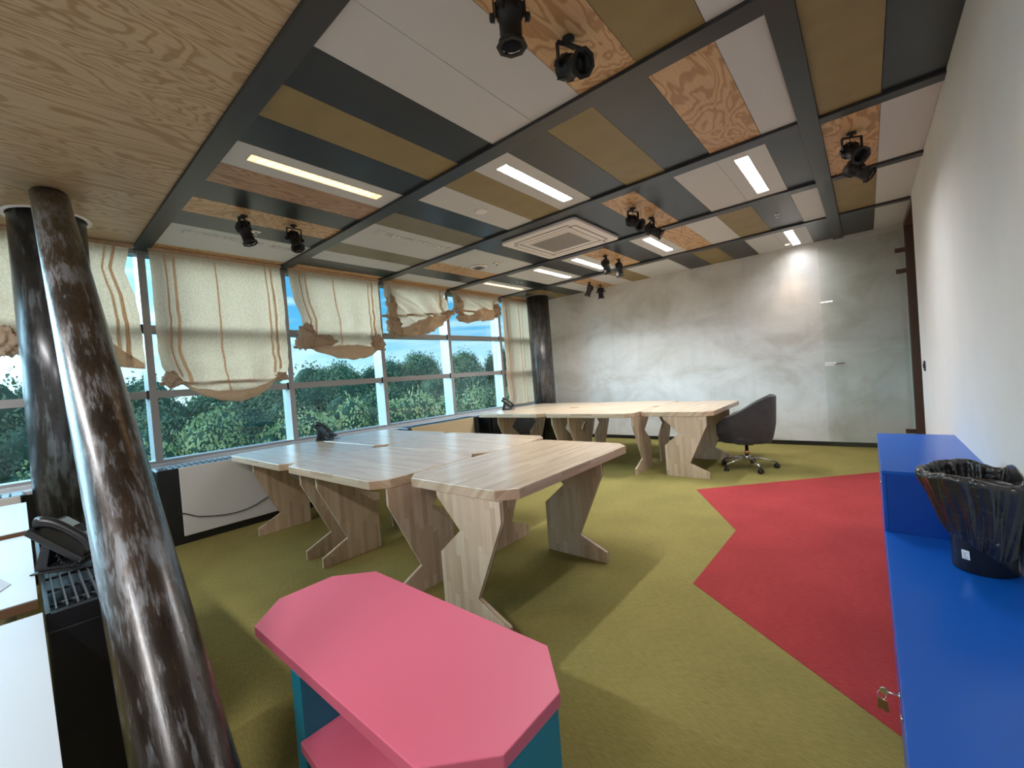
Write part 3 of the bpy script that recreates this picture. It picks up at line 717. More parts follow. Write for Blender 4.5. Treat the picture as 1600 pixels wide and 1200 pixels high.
# ---- ceiling cassette air conditioner
t = tag(empty('air_conditioner', (-2.73, 4.325, CE)), 'square white ceiling air conditioner with a grey centre grille', 'air conditioner')
a = 0.515
def rr(a, b2, r, n=6):
    P = []
    for cx, cy, s in ((a - r, b2 - r, 0), (-a + r, b2 - r, pi / 2), (-a + r, -b2 + r, pi), (a - r, -b2 + r, 3 * pi / 2)):
        for i in range(n + 1): an = s + pi / 2 * i / n; P.append((cx + r * cos(an), cy + r * sin(an)))
    return P
mb = MB(); mb.prism(rr(a, a, 0.05), -0.040, -0.0005); mb.build('fascia', 'white_plastic', t, bevel=0.012, seg=3)
mb = MB(); mb.prism(rr(0.30, 0.28, 0.02), -0.046, -0.0405); g = mb.build('return_grille', 'white_plastic', t, bevel=0.003)
mb = MB()
for i in range(34): yy = -0.245 + i * 0.0148; mb.box(-0.27, yy, -0.0485, 0.27, yy + 0.008, -0.0465)
mb.build('grille_bars', 'grille_grey', g)
for rz in range(4):
    R4 = Matrix.Rotation(rz * pi / 2, 4, 'Z')
    mb = MB(); mb.box(-0.36, 0.345, -0.0425, 0.36, 0.352, -0.0402, mx=R4); mb.box(-0.36, 0.425, -0.0425, 0.36, 0.431, -0.0402, mx=R4)
    mb.box(-0.366, 0.345, -0.0425, -0.36, 0.431, -0.0402, mx=R4); mb.box(0.36, 0.345, -0.0425, 0.366, 0.431, -0.0402, mx=R4)
    s = mb.build('air_slot', 'slot_dark', t)
    mb = MB(); mb.box(-0.355, 0.356, -0.0445, 0.355, 0.421, -0.0403, mx=R4); mb.build('vane', 'white_plastic', s, bevel=0.002)

def disc(name, x, y, prof, m, label, cat, extra=None, n=32):
    t = tag(empty(name, (x, y, CE)), label, cat); mb = MB(); mb.lathe(prof, n); mb.build('body', m, t)
    if extra: extra(t)
    return t
def ve(t):
    mb = MB()
    for r_ in (0.045, 0.075):
        mb.lathe([(r_, -0.0185), (r_ + 0.012, -0.0185), (r_ + 0.012, -0.021), (r_, -0.021), (r_, -0.0185)], 32, cap=False)
    for i in range(5): mb.box(-0.05 + i * 0.022, -0.03, -0.022, -0.04 + i * 0.022, 0.03, -0.0186)
    mb.build('slots', 'slot_dark', t)
disc('air_vent', -4.159, 4.377, [(0.125, -0.001), (0.125, -0.008), (0.11, -0.018), (0.02, -0.018)], 'white_plastic', 'round white ceiling air vent near the far windows', 'air vent', ve)
def de(t):
    mb = MB(); mb.box(-0.02, -0.012, -0.031, 0.02, 0.012, -0.0262); mb.build('indicator', 'slot_dark', t)
disc('smoke_detector', -3.877, 4.448, [(0.05, -0.001), (0.05, -0.014), (0.035, -0.026), (0.01, -0.026)], 'white_plastic', 'small white detector beside the round air vent', 'detector', de)
disc('ceiling_speaker', -2.741, 2.98, [(0.062, -0.001), (0.062, -0.005), (0.055, -0.010), (0.01, -0.012)], 'white_plastic', 'plain round white disc between lit luminaire and pale luminaire', 'speaker')
def se(t):
    mb = MB(); mb.lathe([(0.007, -0.006), (0.007, -0.03), (0.016, -0.032), (0.016, -0.035), (0.004, -0.036)], 14); mb.box(-0.012, -0.002, -0.030, 0.012, 0.002, -0.008); mb.build('nozzle', 'chrome', t)
disc('sprinkler', -4.467, 1.61, [(0.042, -0.001), (0.042, -0.005), (0.01, -0.006)], 'white_plastic', 'sprinkler between the two spotlights by the first blind', 'sprinkler', se)
disc('sprinkler', -0.70, 5.686, [(0.030, -0.001), (0.030, -0.005), (0.01, -0.006)], 'chrome', 'chrome sprinkler on a dark square above the concrete wall', 'sprinkler', se)
for y in (5.60, 5.72): disc('sprinkler', -4.45, y, [(0.022, -0.001), (0.022, -0.005), (0.01, -0.006)], 'chrome', 'tiny chrome fitting on the dark strip near the far column', 'sprinkler', None, 16)
for o in [x for x in bpy.data.objects if x.get('label', '').startswith('tiny chrome')]: o['group'] = 'twin chrome ceiling fittings'

# ================================================================== BLINDS
def blind(label, top, ztop, left, right, bottom, xf, hem=0.10, extra=0.0, seed=1, bag=0.06, nu=64, nv=60, gath=(0.10, 0.9), bar=None, hem_rng=(0.0, 1.0), hem_h=0.05, diag=0.0, chan=(0.10, 0.155, 0.86, 0.91, 0.45), vch=0.93):
    """left/right: list of (z, y) from the bottom up; bottom: (u, z)"""
    t = tag(empty('roman_blind', (xf, (top[0] + top[1]) / 2, ztop)), label, 'blind', 'beige linen blinds at the windows')
    c = t.location.copy(); left = sorted(left); right = sorted(right)
    zb_min = min(z for _, z in bottom)
    def fn(u, v, off=0.0):
        zbot = poly_at(bottom, u); z = lerp(ztop, zbot, v)
        yl, yr = poly_at(left, z), poly_at(right, z)
        y = lerp(yl, yr, u)
        x = xf + off
        for gy in gath:                       # vertical gathers along the pull cords
            d = abs(u - gy); x += 0.020 * math.exp(-(d / 0.035) ** 2) * cos(d * 260) * (0.4 + 0.9 * v)
        ed = min(u, 1 - u)
        x += 0.012 * sin(u * 23 + seed) * (0.2 + v * 0.8) * (1 - hem)
        nz = noise.noise(Vector((y * 2.3, z * 3.0, seed * 7.1)))
        n2 = noise.noise(Vector((y * 7, z * 9, seed * 3.3)))
        x += (0.03 * nz + 0.020 * n2) * (0.12 + (v ** 2) * (1.0 + extra))
        if diag: x += diag * sin((y * 1.0 + z * 1.6) * 13 + nz * 4) * min(1, v * 2.5)
        x += bag * max(0, (v - 0.72) / 0.28) ** 2 * sin(pi * min(1, max(0, (u - 0.02) / 0.96)))
        y += 0.012 * n2 * v
        return Vector((x, y, z)) - c
    mb = MB(); mb.grid(fn, nu, nv); mb.build('fabric', 'linen', t, fixn=False)
    for gi, gy in enumerate(chan):
        hw = 0.009 if gi % 2 else 0.006
        def cf(u, v, gy=gy, hw=hw):
            wob = 0.006 * noise.noise(Vector((v * 5, gy * 9, seed))); return fn(gy + wob + (u - 0.5) * 2 * hw * (1 + 0.5 * v), v * vch, 0.004)
        mb = MB(); mb.grid(cf, 3, 40); mb.build('cord_channel', 'linen_channel', t, fixn=False)
    # the turned-up hem pocket hanging as a loop
    u0, u1 = hem_rng
    def hf(u, v):
        uu = lerp(u0, u1, u); p = fn(uu, 1.0); s = sin(pi * u)
        a = pi * (v * 1.15 - 0.2); hh = hem_h * (0.25 + s)
        q = Vector((p.x + 0.05 * s + 0.045 * sin(a) * (0.3 + s) - 0.02 + (0.008 + extra * 0.022) * noise.noise(Vector((uu * 9 + v * 3, v * 5, seed))), p.y, p.z + hh * (1 - cos(a)) * 0.9 - 0.01 * s + (0.012 + extra * 0.018) * noise.noise(Vector((uu * 11, v * 3, seed + 3)))))
        return q
    mb = MB(); mb.grid(hf, 48, 14); mb.build('hem_loop', 'linen_thick', t, fixn=False)
    # crumpled gathers at the corners
    for (yc, zc, ry, rz_) in (bar or {}).get('bunch', []):
        mb = MB()
        def bf(u, v):
            a = 2 * pi * u; b3 = pi * (v - 0.5); d = Vector((cos(b3) * cos(a), cos(b3) * sin(a), sin(b3)))
            n3 = noise.noise(d * 2.3 + Vector((yc, zc, seed))); k = 1 + 0.55 * n3 + 0.42 * abs(noise.noise(d * 4.6 + Vector((seed, zc, yc)))) + 0.22 * noise.noise(d * 11 + Vector((zc, seed, yc)))
            return Vector((xf + 0.035 + d.x * 0.045 * k, yc + d.y * ry * k, zc + d.z * rz_ * k)) - c
        mb.grid(bf, 48, 34, closed=True); mb.build('gathered_corner', 'linen_thick', t)
    if bar:
        mb = MB(); (ya, za), (yb, zb) = bar['rod']
        d = Vector((0, yb - ya, zb - za)); L = d.length; an = math.atan2(d.z, d.y)
        mx = Matrix.Translation(Vector((xf - 0.018, (ya + yb) / 2, (za + zb) / 2)) - c) @ Matrix.Rotation(an, 4, 'X')
        mb.box(-0.005, -L / 2, -0.017, 0.005, L / 2, 0.017, mx=mx); mb.build('bottom_rod', 'raw_wood', t)
    mb = MB(); mb.box(-0.015, top[0] - c.y, -0.005, 0.012, top[1] - c.y, 0.030); mb.build('head_rail', 'raw_wood', t)
    return t
ZH = CE - 0.035
XB = -5.475
blind('linen blind behind the leaning pole, hem folded up dark at its lower right', (-0.40, 0.85), ZH, [(3, -0.40), (1.6, -0.38)],
      [(2.96, 0.82), (2.80, 0.79), (2.69, 0.765), (2.55, 0.80), (2.46, 0.825), (2.2, 0.85), (1.7, 0.86)],
      [(0, 1.9), (0.27, 2.0), (0.36, 1.85), (0.5, 1.79), (0.8, 1.75), (1, 1.72)], XB, seed=1, bag=0.09, hem_h=0.12, hem_rng=(0.35, 0.99),
      bar=dict(rod=((-0.42, 1.95), (0.3, 1.93)), bunch=[(-0.02, 1.98, 0.09, 0.10)]))
blind('widest and longest linen blind, hem sagging in one big crescent', (0.955, 2.215), ZH, [(3, 0.955), (2.66, 0.965), (2.3, 0.965), (1.9, 0.955), (1.74, 0.985), (1.62, 1.03), (1.5, 1.07)],
      [(3, 2.20), (2.4, 2.225), (1.76, 2.215), (1.58, 2.18), (1.4, 2.17)],
      [(0, 1.63), (0.06, 1.60), (0.10, 1.52), (0.18, 1.43), (0.33, 1.36), (0.50, 1.33), (0.65, 1.37), (0.78, 1.45), (0.88, 1.56), (0.93, 1.60), (1, 1.58)], XB, seed=2, bag=0.10, hem_h=0.055, hem_rng=(0.08, 0.90),
      bar=dict(rod=((0.955, 1.565), (2.21, 1.555)), bunch=[(1.045, 1.60, 0.065, 0.065), (2.10, 1.585, 0.06, 0.045)]))
blind('second linen blind, ending at half height in a crumpled fold over its rod', (2.30, 3.585), ZH, [(3, 2.30), (2.75, 2.31), (2.52, 2.345), (2.32, 2.42), (2.2, 2.42), (1.7, 2.44)],
      [(3, 3.57), (2.5, 3.565), (2.2, 3.56), (1.7, 3.56)],
      [(0, 2.02), (0.08, 1.93), (0.16, 1.86), (0.3, 1.80), (0.5, 1.77), (0.7, 1.79), (0.85, 1.85), (0.93, 1.93), (1, 1.97)], XB, seed=3, bag=0.10, extra=0.5, hem_h=0.09, hem_rng=(0.08, 0.95),
      bar=dict(rod=((2.30, 1.945), (3.62, 1.915)), bunch=[(2.46, 2.07, 0.10, 0.12), (2.38, 1.99, 0.07, 0.06), (3.47, 2.01, 0.09, 0.09), (2.65, 2.02, 0.16, 0.06)]))
blind('third blind, pulled up askew with its heavy fold hanging low on the left', (3.66, 4.90), ZH, [(3, 3.66), (2.64, 3.68), (2.5, 3.71), (2.3, 3.68), (2.1, 3.71)],
      [(3, 4.92), (2.80, 4.84), (2.70, 4.86), (2.5, 4.97), (2.2, 4.9)],
      [(0, 2.20), (0.08, 2.11), (0.2, 2.10), (0.36, 2.13), (0.55, 2.19), (0.75, 2.28), (0.9, 2.42), (1, 2.52)], XB, seed=4, chan=(0.08, 0.90), bag=0.14, extra=1.6, hem_h=0.11, hem_rng=(0.02, 0.97), diag=0.045, gath=(0.06, 0.90),
      bar=dict(rod=((3.60, 2.415), (4.97, 2.545)), bunch=[(3.78, 2.26, 0.10, 0.14), (3.76, 2.55, 0.07, 0.16), (4.93, 2.545, 0.09, 0.035)]))
blind('shortest blind, twisted bunch of linen high on the fourth window', (4.99, 6.24), ZH, [(3, 4.99), (2.85, 5.05), (2.77, 5.09), (2.6, 5.11), (2.4, 5.15)],
      [(3, 6.24), (2.75, 6.22), (2.62, 6.26), (2.4, 6.18)],
      [(0, 2.50), (0.10, 2.42), (0.18, 2.385), (0.35, 2.43), (0.6, 2.44), (0.85, 2.49), (1, 2.60)], XB, seed=5, chan=(0.08, 0.90), bag=0.14, extra=1.8, hem_h=0.10, hem_rng=(0.02, 0.98), diag=0.045, gath=(0.07, 0.93),
      bar=dict(rod=((5.02, 2.62), (6.26, 2.60)), bunch=[(5.14, 2.68, 0.09, 0.13), (5.20, 2.48, 0.10, 0.05), (6.14, 2.66, 0.09, 0.10)]))
blind('full-length lowered blind at the far end, beside the corner column', (6.33, 7.56), ZH, [(3, 6.33), (0.7, 6.33)], [(3, 7.56), (0.7, 7.56)],
      [(0, 0.80), (1, 0.80)], XB, seed=6, bag=0.0, hem_h=0.006, gath=(0.08, 0.92), chan=(0.03, 0.10, 0.17, 0.42, 0.50), vch=0.995)

# ================================================================== WORK TABLES
TZ, TT = 0.785, 0.057
def offset_poly(P, d):
    A = sum(P[i][0] * P[(i + 1) % len(P)][1] - P[(i + 1) % len(P)][0] * P[i][1] for i in range(len(P)))
    sg = 1 if A > 0 else -1; out = []
    for i in range(len(P)):
        p0, p1, p2 = Vector(P[i - 1]), Vector(P[i]), Vector(P[(i + 1) % len(P)])
        e1, e2 = (p1 - p0).normalized(), (p2 - p1).normalized()
        n1, n2 = Vector((e1.y, -e1.x)) * sg, Vector((e2.y, -e2.x)) * sg
        b = (n1 + n2).normalized(); out.append(tuple(p1 + b * (d / max(0.4, b.dot(n1)))))
    return out
def table(label, group, loc, rz, L, D, legs, foot, flip=False, mirror=1):
    """local x runs along the table, local y from the outer long edge inwards; foot = local y of the leg's toe"""
    t = tag(empty('work_table', loc, rz), label, 'table', group)
    c = 0.092
    P = [(c, 0), (L - c, 0), (L, c), (L, D - c), (L - c, D), (c, D), (0, D - c), (0, c)]
    mb = MB(); mb.prism(P, TZ - TT, TZ); mb.build('tabletop', 'staves', t, bevel=0.004, seg=2)
    for lx in legs:
        prof = [(0.5, 0), (0.5, 0.075), (0.288, 0.168), (0.5, 0.62), (0.5, TZ - TT - .0005), (0.0, TZ - TT - .0005), (0.0, 0.70), (0.18, 0.525), (0.0, 0.37), (0.0, 0)]
        q = [(foot + (0.5 - s) * 1.0, z) for s, z in prof]
        mb = MB(); mb.prism(q, lx, lx + 0.032, axis='x'); lg = mb.build('leg', 'staves_v', t, bevel=0.0015, seg=1)
        q2 = [(a, max(0.0, min(TZ - TT - 0.0006, b))) for a, b in offset_poly(q, 0.0008)]
        mb = MB(); mb.prism(q2, lx + 0.0275, lx + 0.0300, axis='x'); mb.prism(q2, lx + 0.0020, lx + 0.0045, axis='x'); mb.build('edge_seam', 'edge_gap', lg)
    return t
def group_of_tables(dx, dy, g, labels):
    # end table, turned a quarter: local x -> world y
    table(labels[0], g, (-1.395 + dx, 1.548 + dy, 0), pi / 2, 1.435, 0.885, (0.004, 1.055), 0.065)
    L, D = 1.375, 0.893
    table(labels[1], g, (-3.665 + dx, 1.372 + dy, 0), 0, L, D, (0.380, 1.341), 0.073)
    table(labels[2], g, (-5.048 + dx, 1.372 + dy, 0), 0, L, D, (0.430, 1.485), 0.073)
    table(labels[3], g, (-2.290 + dx, 3.172 + dy, 0), pi, L, D, (0.001, 1.02), 0.39)
    table(labels[4], g, (-3.673 + dx, 3.172 + dy, 0), pi, L, D, (-0.10, 0.93), 0.39)
group_of_tables(0, 0, 'near group of five wooden tables', [
    'nearest wooden table standing crosswise, its front leg behind the pink stand',
    'middle table in the front row of the near group, beside the nearest crosswise table',
    'wooden table of the near front row whose corner touches the window sill',
    'wooden table in the back row directly left of the nearest crosswise table',
    'wooden table by the window in the near back row, carrying a desk phone'])
group_of_tables(0.012, 3.555, 'far group of five wooden tables', [
    'far crosswise wooden table that the grey chair is pushed under',
    'far wooden table in the middle of the front row, left of the chair table',
    'far wooden table of the front row nearest the windows',
    'far wooden table in the back row, left of the chair table',
    'far wooden table in the back corner by the dark column'])

# ================================================================== CHAIR
ch = tag(empty('tub_chair', (-1.195, 5.815, 0), 0.0), 'dark grey velvet tub chair on chrome star base with castors', 'chair')
# local: sitter faces -x
def shell_r(a):   # plan radius by angle, a=0 at the back (+x)
    return 0.300 + 0.020 * cos(2 * a)
def rim(a):
    k = abs(a) / radians(140)
    if k < 0.22: return 0.885
    if k > 0.88: return lerp(0.645, 0.565, (k - 0.88) / 0.12)
    s = (k - 0.22) / 0.66; s = 0.6 * s + 0.4 * s * s * (3 - 2 * s); return lerp(0.885, 0.645, s)
def shell(u, v, inner=False):
    a = radians(lerp(-140, 140, u)); zb = 0.335; zt = rim(a)
    z = lerp(zb, zt, v)
    f = 0.80 + 0.20 * min(1, v * 2.2) ** 0.6 + 0.05 * max(0, (z - 0.6) / 0.3) * max(0, cos(a))
    r_ = shell_r(a) * f - (0.045 if inner else 0)
    return Vector((r_ * cos(a) * (1.04 if cos(a) > 0 else 1.22), r_ * sin(a) * 0.98, z))
mb = MB()
N1, N2 = 56, 16
mb.grid(lambda u, v: shell(u, v), N1, N2)
mb.grid(lambda u, v: shell(u, v, True), N1, N2)
def lip(u, v):
    p, q = shell(u, 1.0), shell(u, 1.0, True); m_ = p.lerp(q, v); m_.z += 0.020 * sin(pi * v); return m_
mb.grid(lip, N1, 6)
for uu in (0.0, 1.0):
    def cap_(u, v, uu=uu):
        p, q = shell(uu, v), shell(uu, v, True); m_ = p.lerp(q, u)
        tdir = Vector((-1, 0, 0)); return m_ + tdir * 0.022 * sin(pi * u)
    mb.grid(cap_, 6, N2)
mb.build('backrest', 'velvet', ch)
mb = MB()
mb.lathe([(0.03, 0.318), (0.17, 0.322), (0.232, 0.336), (0.252, 0.36), (0.256, 0.42), (0.245, 0.462), (0.215, 0.482), (0.10, 0.490), (0.01, 0.490)], 40)
mb.build('seat', 'velvet', ch)
mb = MB(); mb.box(-0.09, -0.09, 0.300, 0.09, 0.09, 0.3175); mb.box(-0.14, 0.03, 0.285, -0.10, 0.07, 0.315); mb.build('seat_plate', 'black_metal', ch, bevel=0.006)
mb = MB(); mb.tube([(-0.03, 0.06, 0.30), (-0.05, 0.16, 0.292), (-0.05, 0.22, 0.290)], 0.006, 8); mb.build('height_lever', 'black_plastic', ch)
mb = MB(); mb.lathe([(0.026, 0.165), (0.026, 0.23), (0.020, 0.232), (0.020, 0.2995)], 24); mb.build('gas_lift', 'copper', ch)
star = MB(); star.lathe([(0.036, 0.105), (0.040, 0.12), (0.036, 0.155), (0.028, 0.170)], 24)
for i in range(5):
    a = radians(18 + 72 * i)
    Rr = Matrix.Rotation(a, 4, 'Z'); pts = [Rr @ Vector((0.02, 0, 0.140)), Rr @ Vector((0.14, 0, 0.122)), Rr @ Vector((0.305, 0, 0.082))]
    star.tube(pts, [0.017, 0.014, 0.010], 10)
star_o = star.build('star_base', 'chrome', ch)
for i in range(5):
    a = radians(18 + 72 * i); Rr = Matrix.Translation((0.312 * cos(a), 0.312 * sin(a), 0)) @ Matrix.Rotation(a + 0.7, 4, 'Z')
    c = MB()
    for s in (-1, 1): c.lathe([(0.004, -0.009), (0.026, -0.009), (0.029, -0.005), (0.029, 0.005), (0.026, 0.009), (0.004, 0.009)], 20, mx=Rr @ Matrix.Translation((0, s * 0.016, 0.029)) @ Matrix.Rotation(pi / 2, 4, 'X'))
    c.box(-0.020, -0.006, 0.03, 0.020, 0.006, 0.062, mx=Rr); c.lathe([(0.007, 0.06), (0.007, 0.078)], 10, mx=Rr)
    c.build('castor', 'black_plastic', ch)

# ================================================================== DESK PHONES
def make_phone():
    t = empty('desk_phone')
    TL = Matrix.Translation((0, 0.0, 0.115)) @ Matrix.Rotation(radians(40), 4, 'X')     # tilted body, low end towards -y
    mb = MB(); mb.box(-0.095, -0.115, -0.030, 0.095, 0.115, 0.0, mx=TL); mb.build('body', 'black_plastic', t, bevel=0.007)
    mb = MB(); mb.prism([(-0.055, 0.006), (0.085, 0.006), (0.098, 0.012), (0.060, 0.135), (0.035, 0.112), (0.055, 0.020), (-0.055, 0.014)], -0.07, 0.07, axis='x'); mb.build('stand', 'black_plastic', t, bevel=0.003)
    mb = MB(); mb.box(-0.09, -0.12, 0.0, -0.066, 0.10, 0.0055); mb.box(0.066, -0.12, 0.0, 0.09, 0.10, 0.0055); mb.box(-0.066, 0.05, 0, 0.066, 0.10, 0.0055); mb.build('foot', 'black_plastic', t, bevel=0.002)
    mb = MB(); mb.box(-0.02, 0.045, 0.001, 0.085, 0.100, 0.004, mx=TL); mb.build('screen', 'screen', t)
    kp = MB()
    for i in range(3):
        for j in range(4): kp.box(0.0 + i * 0.026, -0.09 + j * 0.024, 0.001, 0.017 + i * 0.026, -0.075 + j * 0.024, 0.006, mx=TL)
    kp.build('keypad', 'label_grey', t)
    h = MB(); pts = []; rs = []
    for i in range(15):
        s = i / 14; y = lerp(-0.115, 0.115, s); z = 0.048 - 0.028 * (2 * s - 1) ** 4 - 0.004 * (2 * s - 1) ** 2
        pts.append(TL @ Vector((-0.062, y, z))); rs.append(0.017 + 0.008 * abs(2 * s - 1) ** 3)
    h.tube(pts, rs, 14)
    ho = h.build('handset', 'black_plastic', t)
    cd = MB(); q = []
    for i in range(60):
        s = i / 59; a = s * 18 * pi; q.append((-0.100 - 0.02 * sin(pi * s) + 0.005 * cos(a), -0.10 + 0.10 * s, 0.045 + 0.03 * s + 0.005 * sin(a) - 0.030 * sin(pi * s)))
    cd.tube(q, 0.0018, 5); cd.build('coiled_cord', 'black_plastic', t)
    return t
ph = make_phone(); ph.location = (-4.93, 2.35, TZ); ph.rotation_euler = (0, 0, 2.2)
tag(ph, 'black desk phone on the near tables, silhouetted against the trees', 'phone', 'black desk phones')
p2 = copy_tree(ph); p2.location = (-4.90, 5.62, TZ); p2.rotation_euler = (0, 0, 2.2); tag(p2, 'small far black desk phone at the window end of the far tables', 'phone', 'black desk phones')

# ================================================================== LEFT FOREGROUND: DESKS AND CABLE BOX
def desk(label, x0, x1, y0, y1, z, thick=0.035, legs=True):
    t = tag(empty('office_desk', ((x0 + x1) / 2, (y0 + y1) / 2, 0)), label, 'desk', 'white topped desks at the left edge')
    a, b2 = (x1 - x0) / 2, (y1 - y0) / 2
    mb = MB(); mb.box(-a, -b2, z - 0.004, a, b2, z); mb.build('desktop', 'desk_white', t)
    mb = MB(); mb.box(-a, -b2, z - thick, a, b2, z - 0.0045); mb.build('edge_board', 'desk_edge', t)
    for sx in (-1, 1):
        mb = MB(); mb.box(sx * (a - 0.06) - 0.02, -b2 + 0.05, 0, sx * (a - 0.06) + 0.02, -b2 + 0.09, z - thick); mb.box(sx * (a - 0.06) - 0.02, b2 - 0.09, 0, sx * (a - 0.06) + 0.02, b2 - 0.05, z - thick)
        mb.box(sx * (a - 0.06) - 0.02, -b2 + 0.09, z - thick - 0.05, sx * (a - 0.06) + 0.02, b2 - 0.09, z - thick); mb.build('leg', 'chrome', t)
    return t
desk('nearest white desk, bright top at the lower left corner', -2.065, -0.98, -0.80, 0.013, 0.72)
desk('white desk with wooden edge beyond the nearest one, a sheet lying on it', -3.46, -2.235, -0.80, 0.006, 0.72)
desk('farthest white desk at the left edge, in front of the windows', -4.62, -3.50, -0.80, 0.004, 0.738)
mb = MB(); mb.prism([(-2.36, -0.12), (-2.52, -0.055), (-3.15, -0.19), (-3.05, -0.5), (-2.5, -0.5)], 0.7205, 0.7225)
tag(mb.build('paper_sheet', 'paper'), 'grey sheet lying askew on the white desk', 'paper')
t = tag(empty('cable_cabinet', (-2.75, 0.15, 0)), 'black cabinet with slatted top grille carrying a phone, beside the white desks', 'cabinet')
x0, x1, y0, y1 = -0.67, 0.715, -0.132, 0.125
mb = MB(); mb.box(x0, y0, 0.0, x1, y1, 0.66); mb.build('carcass', 'casing', t, bevel=0.006)
mb = MB()
mb.box(x0, y0, 0.6605, x1, y0 + 0.012, 0.72); mb.box(x0, y1 - 0.012, 0.6605, x1, y1, 0.72); mb.box(x0, y0 + .012, 0.6605, x0 + 0.015, y1 - .012, 0.72); mb.box(x1 - 0.03, y0 + .012, 0.6605, x1, y1 - .012, 0.715)
mb.build('grille_frame', 'casing', t)
sl = MB()
for i in range(9): yy = y0 + 0.024 + i * 0.0255; sl.box(x0 + 0.016, yy, 0.700, x1 - 0.031, yy + 0.004, 0.719)
for i in range(7): xx = x0 + 0.15 + i * 0.18; sl.box(xx, y0 + 0.0125, 0.690, xx + 0.01, y1 - 0.0125, 0.6995)
sl.build('grille_slats', 'slat_grey', t)
p3 = copy_tree(ph); p3.location = (-2.58, 0.125, 0.7205); p3.rotation_euler = (0, 0, 2.5); tag(p3, 'large black desk phone on the slatted grille at the left edge', 'phone', 'black desk phones')

# ================================================================== PINK STAND
t = tag(empty('side_stand', (-1.39, 0.83, 0)), 'pink octagonal stand with teal side panels in the foreground', 'side table')
def octa(x0, x1, y0, y1, c): return [(x0 + c, y0), (x1 - c, y0), (x1, y0 + c), (x1, y1 - c), (x1 - c, y1), (x0 + c, y1), (x0, y1 - c), (x0, y0 + c)]
mb = MB(); mb.prism(octa(-0.67, 0.675, -0.275, 0.27, 0.15), 0.410, 0.450); mb.build('top', 'pink', t, bevel=0.003)
for xa, xb in ((-0.185, -0.112), (0.605, 0.668)):
    mb = MB(); mb.box(xa, -0.275 if xa < 0 else -0.115, 0, xb, 0.22 if xa < 0 else 0.115, 0.4095); mb.build('side_panel', 'teal', t, bevel=0.002)
mb = MB(); mb.prism([(-0.111, -0.29), (0.45, -0.33), (0.604, -0.11), (0.604, 0.115), (0.45, 0.22), (-0.111, 0.22)], 0.165, 0.200); mb.build('lower_shelf', 'pink', t, bevel=0.002)

# ================================================================== BLUE CABINETS
def cabinet(label, y0, y1, h, doors):
    t = tag(empty('storage_cabinet', (RX - 0.205, (y0 + y1) / 2, 0)), label, 'cabinet', 'blue cabinets along the side wall')
    a = (y1 - y0) / 2; fx = 0.027 + 0.018 - (RX - 0.205)
    mb = MB(); mb.box(fx, -a, 0.05, 0.2045, a, h - 0.020); mb.box(fx + 0.03, -a + .01, 0.0, 0.2045, a - .01, 0.0495); mb.build('carcass', 'blue_door', t)
    mb = MB(); mb.box(fx - 0.018, -a, h - 0.0195, 0.2045, a, h); mb.build('top', 'blue', t, bevel=0.002)
    for ya, yb, ly in doors:
        ya -= (y0 + y1) / 2; yb -= (y0 + y1) / 2
        mb = MB(); mb.box(fx - 0.017, ya + 0.002, 0.055, fx - 0.0005, yb - 0.002, h - 0.022); d = mb.build('door', 'blue', t, bevel=0.002)
        if ly is None: continue
        lk = MB(); lk.lathe([(0.009, 0), (0.009, 0.004), (0.006, 0.006)], 14, mx=Matrix.Translation((fx - 0.0172, ly - (y0 + y1) / 2, h - 0.075)) @ Matrix.Rotation(-pi / 2, 4, 'Y')); lk.build('lock', 'chrome', d)
    return t
cabinet('tall blue cabinet against the side wall, farther from us', 2.887, 4.16, 0.722, [(2.887, 3.52, 2.95), (3.52, 4.16, None)])
cabinet('long low blue cabinet in the right foreground carrying the waste bin', -0.40, 2.884, 0.4035, [(-0.40, 0.60, None), (0.60, 1.58, 1.53), (1.58, 2.884, 1.63)])
t = tag(empty('key_bunch', (0.0265, 1.63, 0.3285)), 'keys on a ring hanging from the lock of the low blue cabinet', 'keys')
mb = MB(); mb.tube([(-0.001, 0, 0), (-0.030, 0, 0)], 0.0022, 6); mb.lathe([(0.011, -0.0012), (0.012, 0), (0.011, 0.0012)], 14, mx=Matrix.Translation((-0.036, 0, 0)) @ Matrix.Rotation(pi / 2, 4, 'X')); mb.build('key', 'chrome', t)
mb = MB(); mb.tube([(-0.042 + 0.010 * sin(a), 0.003 * cos(a), -0.014 + 0.012 * cos(a)) for a in [i * 2 * pi / 16 for i in range(17)]], 0.001, 6); mb.build('ring', 'chrome', t)
mb = MB(); mb.box(-0.050, -0.002, -0.060, -0.036, 0.0, -0.026, mx=Matrix.Rotation(0.08, 4, 'Y')); mb.box(-0.046, 0.004, -0.062, -0.034, 0.006, -0.028, mx=Matrix.Rotation(-0.12, 4, 'Y')); mb.build('key', 'brass', t)

